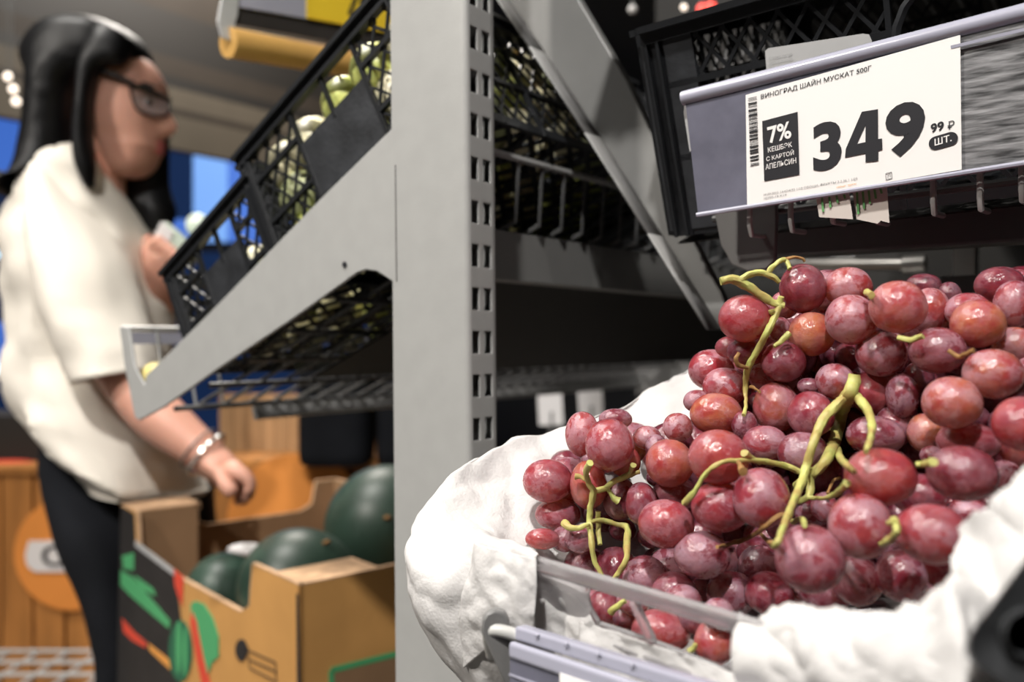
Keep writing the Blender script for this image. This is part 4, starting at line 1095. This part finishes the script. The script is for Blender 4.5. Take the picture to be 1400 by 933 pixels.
s1 = stand('orange wooden display stand at the lower left with the round orange print', -170, 175, 648, 2.25, 8, 'wood')
disc(s1, 98, 757, 78, 2.243, 'orange_disc')
c0 = P(46, 760, 2.236)
pp = [(40, 740), (150, 738), (150, 782), (48, 782), (38, 774), (35, 760)]
MB().prism([P(x, y, 2.237) for x, y in pp], V((0, -.003, 0))).build('name_plate', 'white_print', s1, False)
text_on('name_text', 'Ски', P(57, 775, 2.232), P(150, 775, 2.232), P(57, 746, 2.232), 'ink', s1, .02)
dk = thing('dark_produce_bin', 'dark bin with a red-orange rounded lid standing on the wooden stand at the far left', 'bin', P(0, 610, 2.4))
MB().box(P(-90, 648, 2.35), V((.33, 0, 0)), V((0, .2, 0)), V((0, 0, .16))).build('body', 'beam_dark', dk, False)
MB().ball(P(15, 646, 2.33), .12, .05, .035).build('red_rim', 'print_red', dk)
s2 = stand('orange wooden display stand behind the reaching hand', 292, 620, 640, 2.05, 7, 'wood')
disc(s2, 408, 718, 98, 2.043, 'orange_disc')
bx = thing('wooden_box', 'pale plank box on the stand behind the hand, left of the black bins', 'box', P(350, 610, 2.25))
A = P(300, 640, 2.2); 
for k in range(6): o = MB().box(A+V((k*.036, 0, 0)), V((.034, 0, 0)), V((0, .015, 0)), V((0, 0, .19))).build('plank', 'wood_pale', bx, False)
MB().box(A+V((0, .016, 0)), V((.215, 0, 0)), V((0, .15, 0)), V((0, 0, .18))).build('body', 'carton_in', bx, False)
for i, (x0, x1, Y, lb) in enumerate([(400, 503, 1.95, 'larger black fabric bin under the shelf, left one of the two'), (508, 600, 1.98, 'black fabric bin under the shelf, right one partly behind the post')]):
    c = P((x0+x1)/2, 640, Y); hw = (x1-x0)/2/F*Y
    rr_ = []
    for zz, s in ((.0, .86), (.008, .94), (.03, .97), (.26, 1.0), (.262, .96), (.03, .9)):
        rr_.append([c+V((math.copysign(abs(math.cos(a))**.45, math.cos(a))*hw*s, math.copysign(abs(math.sin(a))**.45, math.sin(a))*.09*s+.09, zz)) for a in [2*math.pi*k/32 for k in range(32)]])
    b = thing('black_bin', lb, 'bin', c+V((0, .09, 0)))
    o = MB().rings(rr_, True).build('bin_body', 'trousers', b); clean(o)
    MB().tube([c+V((-hw*.8, .005, .2)), c+V((0, -.004, .17)), c+V((hw*.8, .005, .2))], .004, 6, 4).build('handle', 'beam_dark', b)

# wire platform bottom-left
wp = thing('wire_platform', 'low pale wire grid platform at the bottom left corner', 'platform', P(40, 890, 1.9))
zt = HC-(872-CY)/F*2.1
r0 = None
for k in range(11):
    q = MB().tube([(-1.6+k*.07, 1.5, zt), (-1.6+k*.07, 2.0, zt)], .005, 6).build('grid_rod', 'wire', wp) if r0 is None else copyobj(r0, wp, V((k*.07, 0, 0)))
    r0 = r0 or q
r0 = None
for k in range(8):
    q = MB().tube([(-1.62, 1.5+k*.07, zt+.006), (-.88, 1.5+k*.07, zt+.006)], .005, 6).build('grid_rod', 'wire', wp) if r0 is None else copyobj(r0, wp, V((0, k*.07, 0)))
    r0 = r0 or q
for x in (-1.6, -.90):
    for y in (1.51, 1.99): MB().tube([(x, y, 0), (x, y, zt)], .012, 8).build('leg', 'wire', wp)
MB().box((-1.6, 1.51, zt-.12), V((.7, 0, 0)), V((0, .48, 0)), V((0, 0, .004))).build('lower_tray', 'wood_pale', wp, False)

# ------------------------------------------------------------------ watermelon carton
K0 = P(410, 800, .85); zt = K0.z
K1 = hit(165, 690, K0, Z); K1 = V((K1.x, K1.y, zt))
e1 = (K1-K0); l1 = e1.length; e1.normalize(); e2 = V((-e1.y, e1.x, 0)); e2 = e2 if e2.x > 0 else -e2
l2 = .36; KH = .235
print('carton', l1, K1)
def cs(px, py): q = hit(px, py, K0, e2)-K0; return q.dot(e1), q.z      # side plane coordinates
ct = thing('watermelon_carton', 'open orange-brown carton with black and green print, holding watermelons', 'carton', K0+e1*l1/2+e2*l2/2-Z*KH)
def wall(o, d, ln, inward, cl, cr_, dip, m, name='side_panel'):
    prof = [(0, 0), (cl, 0), (cl+.008, -dip*.8), (cl+.03, -dip), (ln-cr_-.03, -dip), (ln-cr_-.008, -dip*.8), (ln-cr_, 0), (ln, 0)]
    out = [o+d*a+Z*b for a, b in prof]+[o+d*ln-Z*KH, o-Z*KH]
    w_ = MB().prism(out, inward*.005).build(name, m, ct, False)
    mb = MB()
    for (a, b), (c, d_) in zip(prof, prof[1:]):
        mb.bar(o+d*a+Z*b+inward*.0025, o+d*c+Z*d_+inward*.0025, .0055, .0016, Z if abs(b-d_) < .01 else d)
    mb.build('cut_edge', 'carton_edge', ct, False)
    return w_
xl = cs(345, 800)[0]; dip = -cs(345, 846)[1]
wall(K0, e1, l1, e2, xl, .07, dip, 'carton')
wall(K0, e2, l2, e1, .15, .05, .02, 'carton')
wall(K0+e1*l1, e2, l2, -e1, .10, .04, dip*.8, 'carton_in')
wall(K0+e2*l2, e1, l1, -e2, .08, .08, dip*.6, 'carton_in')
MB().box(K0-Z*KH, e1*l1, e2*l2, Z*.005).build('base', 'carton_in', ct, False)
# corner inner folds
for (o_, dx, dy) in ((K0, e1, e2), (K0+e1*l1, -e1, e2)):
    MB().box(o_+dx*.006+dy*.006, dx*.055, dy*.09, -Z*.010).build('corner_flap', 'carton_edge', ct, False)
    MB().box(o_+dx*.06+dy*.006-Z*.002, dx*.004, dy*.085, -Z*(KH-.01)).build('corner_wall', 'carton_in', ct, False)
def pr(pts, m, name='printed_patch', n_=.0009):
    return MB().prism([K0+e1*cs(*q)[0]+Z*cs(*q)[1]-e2*n_ for q in pts], e2*.0008).build(name, m, ct, False)
zb = 935
pr([(166, 692), (184, 703), (186, 745), (240, 788), (250, 860), (243, 1000), (160, 940)], 'print_black')
pr([(186, 739), (240, 780), (240, 788), (186, 747)], 'sticker', 'grey_edge_strip', .0014)
pr([(239, 778), (252, 790), (250, 830), (240, 800)], 'print_red', 'red_strip', .0014)
pr([(168, 760), (184, 756), (184, 780), (170, 778)], 'print_green', 'printed_leaf', .0014)
pr([(166, 780), (183, 790), (234, 850), (232, 860), (180, 815), (166, 800)], 'print_green', 'printed_leaf', .0014)
pr([(184, 786), (210, 805), (214, 815), (196, 806)], 'print_green', 'printed_leaf', .0014)
pr([(168, 846), (184, 864), (202, 880), (200, 886), (182, 876), (170, 864)], 'print_red', 'printed_word', .0014)
pr([(204, 880), (236, 905), (234, 916), (206, 890)], 'print_orange', 'printed_word', .0014)
pr([(262, 826), (268, 822), (280, 826), (292, 845), (300, 870), (300, 898), (292, 905), (284, 925), (270, 890), (262, 850)], 'print_green', 'printed_rind', .0014)
el = lambda cx, cy, rx, ry, n=24: [(cx+rx*math.cos(2*math.pi*k/n), cy+ry*math.sin(2*math.pi*k/n)) for k in range(n)]
pr(el(248, 890, 16, 42), 'print_dkgreen', 'printed_melon', .0016)
pr(el(246, 886, 4, 36), 'print_green', 'printed_melon_stripe', .0022)
pr(el(255, 892, 3, 34), 'print_green', 'printed_melon_stripe', .0022)
pr([(264, 836), (270, 850), (280, 900), (290, 940), (280, 945), (270, 900), (262, 850)], 'print_red', 'printed_slice', .0020)
# small handling symbol
def pline(a, b, wd, nm='printed_symbol', m='print_black'):
    A, B = [K0+e1*cs(*q)[0]+Z*cs(*q)[1]-e2*.0012 for q in (a, b)]
    return A, B
mb = MB()
for a, b in (((342, 890), (378, 906)), ((342, 902), (378, 918)), ((342, 913), (378, 932)), ((378, 906), (379, 932)), ((340, 884), (342, 913))):
    A, B = pline(a, b, 0); mb.bar(A, B, .0012, .0006, e2)
mb.build('printed_symbol', 'print_black', ct, False)
pr(el(331, 889, 8, 15), 'print_black', 'printed_symbol', .0014)
pr([(406, 812), (409, 813), (411, 940), (407, 940)], 'print_black', 'corner_slit', .0010)
# right face frame print
cs2 = lambda px, py: hit(px, py, K0-e1*.0016, e1)
mb = MB(); fr_ = [cs2(453, 917), cs2(560, 890), cs2(560, 1010), cs2(455, 1020)]
for i in range(4): mb.bar(fr_[i], fr_[(i+1) % 4], .006, .0008, e1)
mb.build('printed_frame', 'print_green', ct, False)
MB().prism(fr_, e1*.0006).build('printed_panel', 'carton_in', ct, False)
def melon(px, py, rpx, Y, asp, label, rot):
    r = rpx/F*Y
    o = MB().ball((0, 0, 0), 1, 1, 1, 32, 22).build('watermelon', 'melon'); 
    s = MB().tube([(0, 0, .97), (.02, 0, 1.03), (.08, 0, 1.09)], .035, 6).build('stalk', 'stem_brown', o)
    o.location = P(px, py, Y); o.scale = (r*asp, r, r); o.rotation_euler = rot
    tag(o, label, 'watermelon')
melon(410, 806, 82, 1.02, 1.03, 'middle watermelon in the carton, its pale shiny top nearest the camera', (.3, .5, 0))
melon(308, 812, 53, 1.13, 1.05, 'smallest watermelon low at the left in the carton', (.2, 1.2, .4))
melon(532, 722, 86, 1.16, 1.02, 'big dark watermelon standing highest in the carton beside the post', (1.2, .2, 0))
o = MB().ball((0, 0, 0), .03, .008, .010).build('paper_scrap', 'white_print'); o.location = P(338, 752, 1.27); tag(o, 'white crumpled paper scrap inside the watermelon carton', 'paper')
ped = thing('carton_stand', 'plain dark stand under the watermelon carton', 'stand', K0+e1*l1/2+e2*l2/2-Z*zt)
MB().box(K0-Z*KH-Z*.004+e1*.02+e2*.02, e1*(l1-.16), e2*(l2-.04), -Z*(zt-KH-.004)).build('block', 'beam_dark', ped, False)

# ------------------------------------------------------------------ the person
YP = 1.42
def Qo(px, py, dy=0.0): return P(px, py, YP)+V((0, dy, 0))
def Q(px, py, dy=0.0): return P(px, py, YP+dy)
S = YP/F
per = thing('person', 'person with long black hair and glasses in a loose off-white T-shirt, reaching down', 'person', V((Q(200, 0).x, YP, 0)))
# body skeleton grown with the skin modifier
bv, be, br = [], [], []
def bn(p, r, frm=None):
    bv.append(p-per.location); br.append(r)
    if frm is not None: be.append((frm, len(bv)-1))
    return len(bv)-1
pel = bn(Q(165, 650, .03), .06)
waist = bn(Q(135, 540, .02), .085, pel); chest = bn(Q(118, 380, .02), .09, waist); uch = bn(Q(116, 300, .02), .05, chest)
nk = bn(Q(122, 240, 0), .052, uch); nk2 = bn(Q(146, 205, 0), .05, nk)
# near arm
s1_ = bn(Q(98, 300, -.09), .032, uch); e_ = bn(Q(155, 500, -.16), .036, s1_); fa = bn(Q(215, 570, -.19), .042, e_); wr = bn(Q(282, 622, -.20), .028, fa)
pm = bn(Q(305, 640, -.20), .030, wr)
def finger(base, pts, r):
    p = base
    for i, q in enumerate(pts): p = bn(q, r*(1-.12*i), p)
for k, (dy, ln) in enumerate(((-.036, .95), (-.015, 1.05), (.006, 1.0), (.026, .85))):
    x0, y0 = 322-k*4, 644+k*6
    finger(pm, [Q(x0, y0, -.20+dy), Q(x0+18*ln, y0+10*ln, -.20+dy), Q(x0+24*ln, y0+24*ln, -.20+dy), Q(x0+14*ln, y0+34*ln, -.20+dy)], .0125)
finger(pm, [Q(304, 652, -.235), Q(312, 668, -.245), Q(322, 678, -.245)], .0135)
# far arm
s2_ = bn(Q(125, 300, .11), .035, uch); e2_ = bn(Q(205, 440, .10), .045, s2_); w2 = bn(Q(226, 392, -.01), .030, e2_); pm2 = bn(Q(214, 352, -.03), .032, w2)
for k in range(4):
    finger(pm2, [Q(208+k*7, 338+k*5, -.055), Q(216+k*8, 328+k*6, -.065), Q(226+k*7, 330+k*7, -.06)], .0105)
finger(pm2, [Q(200, 340, -.02), Q(205, 322, -.01)], .012)
# legs
for side, x0, x1 in ((-.07, 125, 178), (.09, 235, 290)):
    h_ = bn(Q(x0+20, 720, side), .04, pel); kn = bn(Q((x0+x1)/2+20, 990, side), .04, h_); an = bn(V((Q(x1, 0).x, YP+side, .09)), .04, kn); bn(V((Q(x1, 0).x+.12, YP+side, .04)), .035, an)
bm_ = bpy.data.meshes.new('body'); bm_.from_pydata([tuple(v) for v in bv], be, []); body = bpy.data.objects.new('body', bm_); COL.objects.link(body); body.parent = per
sk = body.modifiers.new('skin', 'SKIN'); sk.use_smooth_shade = True
for i, v in enumerate(bm_.skin_vertices[0].data): v.radius = (br[i], br[i]); v.use_root = (i == 0)
ss = body.modifiers.new('sub', 'SUBSURF'); ss.levels = 2; ss.render_levels = 2
bm_.materials.append(M['skin'])
dg = bpy.context.evaluated_depsgraph_get()
bme = bpy.data.meshes.new_from_object(body.evaluated_get(dg)); body.modifiers.clear(); body.data = bme
# head joined to the body mesh
FP = [(62, 168, .02), (70, 188, .035), (85, 211, .05), (100, 222, .058), (115, 229, .064), (128, 232, .068), (136, 229, .068), (146, 227, .068), (158, 228, .068), (170, 228, .066), (180, 226, .064), (186, 225, .061), (192, 226, .058), (198, 224, .056), (204, 226, .055), (210, 221, .053), (218, 218, .05), (228, 214, .046), (237, 204, .038), (243, 190, .028)]
BK = {0: 120, 19: 160}
hm = MB(); rr_ = []
nose = {6: 0, 7: 6, 8: 14, 9: 22, 10: 25, 11: 10, 14: 3, 16: 2}
for i, (py, fx, hw) in enumerate(FP):
    bx_ = 95+max(0, (i-9))*6.0+max(0, 4-i)*6
    cx = (fx*.5+bx_*.5); hx = (fx-bx_)/2; rx = math.sqrt(max(hx*hx-(hw/S*.46)**2, (hx*.6)**2))*S
    ring = []
    for k in range(48):
        a = 2*math.pi*k/48-math.pi
        ca, sa = math.cos(a), math.sin(a)
        x = rx*math.copysign(abs(ca)**.85, ca); y = hw*math.copysign(abs(sa)**.9, sa)
        if ca > 0: x += nose.get(i, 0)*S*math.exp(-(sa*hw/.012)**2)
        # eye sockets
        if i in (7, 8) and ca > .3: x -= .006*math.exp(-((abs(sa*hw)-.03)/.012)**2)
        ring.append(Qo(cx, py)+V((x, y, 0)))
    rr_.append(ring)
hm.rings(rr_, True)
hm.ball(Qo(146, 158, -.072), .012, .008, .025, 10, 8)
hd = hm.build('head', 'skin', per)
hd.modifiers.new('s', 'SUBSURF').levels = 1; hd.modifiers['s'].render_levels = 1
dg = bpy.context.evaluated_depsgraph_get(); hme = bpy.data.meshes.new_from_object(hd.evaluated_get(dg))
bm = bmesh.new(); bm.from_mesh(bme); bm.from_mesh(hme); bm.to_mesh(bme); bm.free()
for p in bme.polygons: p.use_smooth = True
bpy.data.objects.remove(hd)
for s in (-1,):
    MB().ball(Qo(214, 148, s*.034), .007, .006, .005).build('eye', 'eye', per); MB().ball(Qo(217, 149, s*.037), .005, .004, .005).build('iris', 'iris', per)
MB().tube([Qo(199, 131, -.05), Qo(212, 126, -.045), Qo(224, 128, -.034)], [.002, .0035, .002], 6, 4).build('eyebrow', 'hair', per)
mb = MB(); mb.ball(Qo(216, 199, 0), .011, .019, .0055); mb.ball(Qo(215, 207, 0), .010, .017, .0055); mb.build('lips', 'lips', per)
# glasses
gl = []
for k in range(21):
    a = 2*math.pi*k/20; gl.append(Qo(216+math.cos(a)*17, 147+math.sin(a)*17, -.036-.022*math.cos(a+math.pi)))
gm = MB(); gm.tube([Qo(152, 112, -.078), Qo(185, 122, -.074), Qo(204, 130, -.060)], [.004, .0045, .005], 8, 4)
gm.tube([Qo(200, 130, -.058), Qo(218, 134, -.042), Qo(236, 140, -.012)], [.0055, .005, .004], 8, 4)
gm.tube([Qo(200, 130, -.058), Qo(201, 146, -.056), Qo(207, 162, -.050), Qo(222, 166, -.034), Qo(234, 160, -.014), Qo(236, 140, -.012)], .0022, 8, 4)
go = gm.build('glasses', 'frame_black', per)
MB().prism([Qo(203, 134, -.056), Qo(203, 150, -.055), Qo(210, 161, -.046), Qo(222, 164, -.033), Qo(233, 158, -.015), Qo(234, 142, -.014)], V((0, .001, 0))).build('lens', 'clear', go, False)
# loft helper for clothes: ring centre px, half width px, half depth m, centre depth offset, tilt
def loft(secs, m, name, par, cap=False, fold=.0, seg=40, fr=9, Qf=None):
    rr = []; Qf = Qf or Q
    for (cx, cy, hw, hd_, dy, tilt) in secs:
        hw = math.sqrt(max(hw*hw-(hd_/S*abs(cx-CX)/F)**2, (hw*.5)**2))
        ct_, st = math.cos(math.radians(tilt)), math.sin(math.radians(tilt)); ring = []
        for k in range(seg):
            a = 2*math.pi*k/seg; x = hw*S*math.cos(a); y = hd_*math.sin(a)
            p = Qf(cx, cy, dy)+V((x*ct_, y, -x*st))
            nn = V((math.cos(a)*ct_, math.sin(a), -math.cos(a)*st))
            f_ = fold*(noise.noise(V((p.x*fr+1, p.y*fr, p.z*fr*.55)))+.6*(1-2*abs(noise.noise(V((p.x*fr*1.8, p.y*fr*1.8+3, p.z*fr))))))
            ring.append(p+nn*f_)
        rr.append(ring)
    # interpolate between sections
    out = []
    for i in range(len(rr)-1):
        for j in range(5):
            t = j/5; r = []
            for k in range(seg):
                p0, p1, p2, p3 = rr[max(i-1, 0)][k], rr[i][k], rr[i+1][k], rr[min(i+2, len(rr)-1)][k]
                p = .5*((2*p1)+(p2-p0)*t+(2*p0-5*p1+4*p2-p3)*t*t+(3*p1-p0-3*p2+p3)*t**3)
                if 0 < j: p = p+(p-sum((rr[i][q] for q in range(0, seg, 10)), V())/4).normalized()*fold*.5*noise.noise(p*fr*2.2)
                r.append(p)
            out.append(r)
    out.append(rr[-1])
    mb = MB(); mb.rings(out, cap); return mb
shirt = loft([(134, 210, 26, .055, 0, 40), (124, 224, 48, .09, 0, 34), (116, 248, 68, .12, 0, 24), (115, 290, 88, .14, 0, 12), (121, 340, 99, .145, 0, 4), (127, 400, 103, .145, .0, 0), (127, 470, 103, .145, .0, 2), (133, 530, 110, .15, .0, 8), (150, 585, 116, .16, .0, 20), (174, 625, 108, .16, .0, 26), (194, 648, 84, .14, .0, 14), (199, 664, 66, .12, .0, 8)], 'shirt', 'shirt', per, False, .021)
slv = loft([(96, 228, 30, .06, -.03, 40), (90, 252, 48, .08, -.06, 35), (96, 295, 62, .085, -.09, 24), (112, 360, 64, .08, -.125, 12), (128, 430, 62, .075, -.145, 4), (148, 485, 56, .07, -.155, -6), (158, 514, 52, .068, -.16, -10)], 'shirt', 'sleeve', per, False, .010)
slf = loft([(112, 260, 30, .05, .09, 50), (150, 320, 48, .07, .13, 10), (185, 380, 44, .065, .11, -20), (208, 425, 34, .055, .08, -30)], 'shirt', 'sleeve', per, False, .008)
shirt.add(slv.v, slv.f); shirt.add(slf.v, slf.f)
so_ = shirt.build('t_shirt', 'shirt', per); m_ = so_.modifiers.new('s', 'SOLIDIFY'); m_.thickness = .003
for p in so_.data.polygons: p.use_smooth = True
tr = loft([(140, 600, 78, .14, 0, 15), (135, 650, 74, .13, 0, 10), (145, 720, 66, .11, -.04, 5), (160, 800, 50, .09, -.06, 2), (172, 870, 44, .08, -.07, 0), (176, 940, 42, .075, -.07, 0), (178, 1150, 36, .065, -.07, 0), (180, 1330, 30, .06, -.07, 0)], 'trousers', 'trousers', per, False, .006)
t2_ = loft([(225, 630, 62, .10, .06, 10), (245, 690, 50, .10, .08, 5), (262, 800, 46, .09, .09, 2), (280, 940, 42, .075, .09, 0), (290, 1150, 36, .065, .09, 0), (290, 1330, 30, .06, .09, 0)], 'trousers', 'trousers', per, False, .006)
tr.add(t2_.v, t2_.f); to = tr.build('trousers', 'trousers', per)
for side, x1 in ((-.07, 178), (.09, 290)):
    c = V((Q(x1, 0).x+.05, YP+side, .05)); MB().ball(c, .14, .05, .055, 16, 10).build('shoe', 'shoe', per)
# hair: cap plus long curtain
hr = loft([(124, 34, 20, .02, 0, 0), (128, 38, 48, .06, 0, 3), (128, 52, 74, .085, 0, 6), (124, 72, 88, .094, 0, 8), (113, 95, 84, .100, 0, 10), (100, 120, 64, .104, 0, 5), (95, 150, 60, .106, 0, 2), (92, 180, 60, .108, 0, 0), (90, 215, 64, .112, 0, -2), (86, 245, 68, .125, 0, -8), (66, 262, 50, .13, -.01, -30), (40, 262, 36, .12, -.02, -50)], 'hair', 'hair', per, True, .004, 48, 25, Qo)
# front strand over cheek edge and the far-side strands
fs_ = loft([(182, 62, 26, .03, -.055, 30), (176, 86, 30, .026, -.072, 45), (158, 110, 16, .022, -.082, 15), (152, 150, 12, .022, -.086, 3), (150, 200, 13, .024, -.088, 0), (154, 240, 14, .024, -.09, 0), (160, 268, 6, .012, -.09, 0)], 'hair', 'hair', per, True, .003, 20, 25, Qo)
bs_ = loft([(176, 110, 18, .02, .07, 0), (180, 160, 26, .02, .07, 0), (178, 240, 34, .035, .06, 0), (192, 280, 32, .035, .05, 5), (200, 312, 18, .02, .04, 8)], 'hair', 'hair', per, True, .003, 20, 25, Qo)
hr.add(fs_.v, fs_.f); hr.add(bs_.v, bs_.f)
ho = hr.build('hair', 'hair', per)
for p in ho.data.polygons: p.use_smooth = True
# bracelets
bc = Q(283, 622, -.20); ax = (Q(305, 640, -.20)-Q(250, 596, -.195)).normalized(); e_a = ax.orthogonal().normalized(); e_b = ax.cross(e_a)
for off, r_, m_n, nm in ((.0, .034, 'silver', 'bracelet'), (-.016, .033, 'wire_dark', 'thin_bracelet')):
    pts = [bc+ax*off+(e_a*math.cos(a)+e_b*math.sin(a))*r_ for a in [2*math.pi*k/24 for k in range(25)]]
    MB().tube(pts, .0032 if nm == 'bracelet' else .0016, 8).build(nm, m_n, per)
# held pack
hp_ = thing('wrapped_pack', 'pale green plastic-wrapped pack held in the raised hand', 'package', Q(234, 325, -.05))
d1 = (Q(262, 345, -.04)-Q(214, 303, -.06)); d2 = (Q(205, 335, -.05)-Q(222, 303, -.05))*.75
o = MB().box(Q(222, 300, -.06), d1, d2, V((0, .03, 0))).build('wrapper', 'pack', hp_, True); bevel(o, .008, 3)
MB().box(Q(222, 300, -.062)+d2*.1, d1*.35, d2*.8, V((0, .001, 0))).build('printed_label', 'white_print', hp_, False)
o = MB().ball((0, 0, 0), .02, .015, .02, 12, 8).build('pale_cap', 'pack'); o.location = Q(270, 308, -.02); tag(o, 'small pale round lid poking up behind the lower crate rim', 'lid')
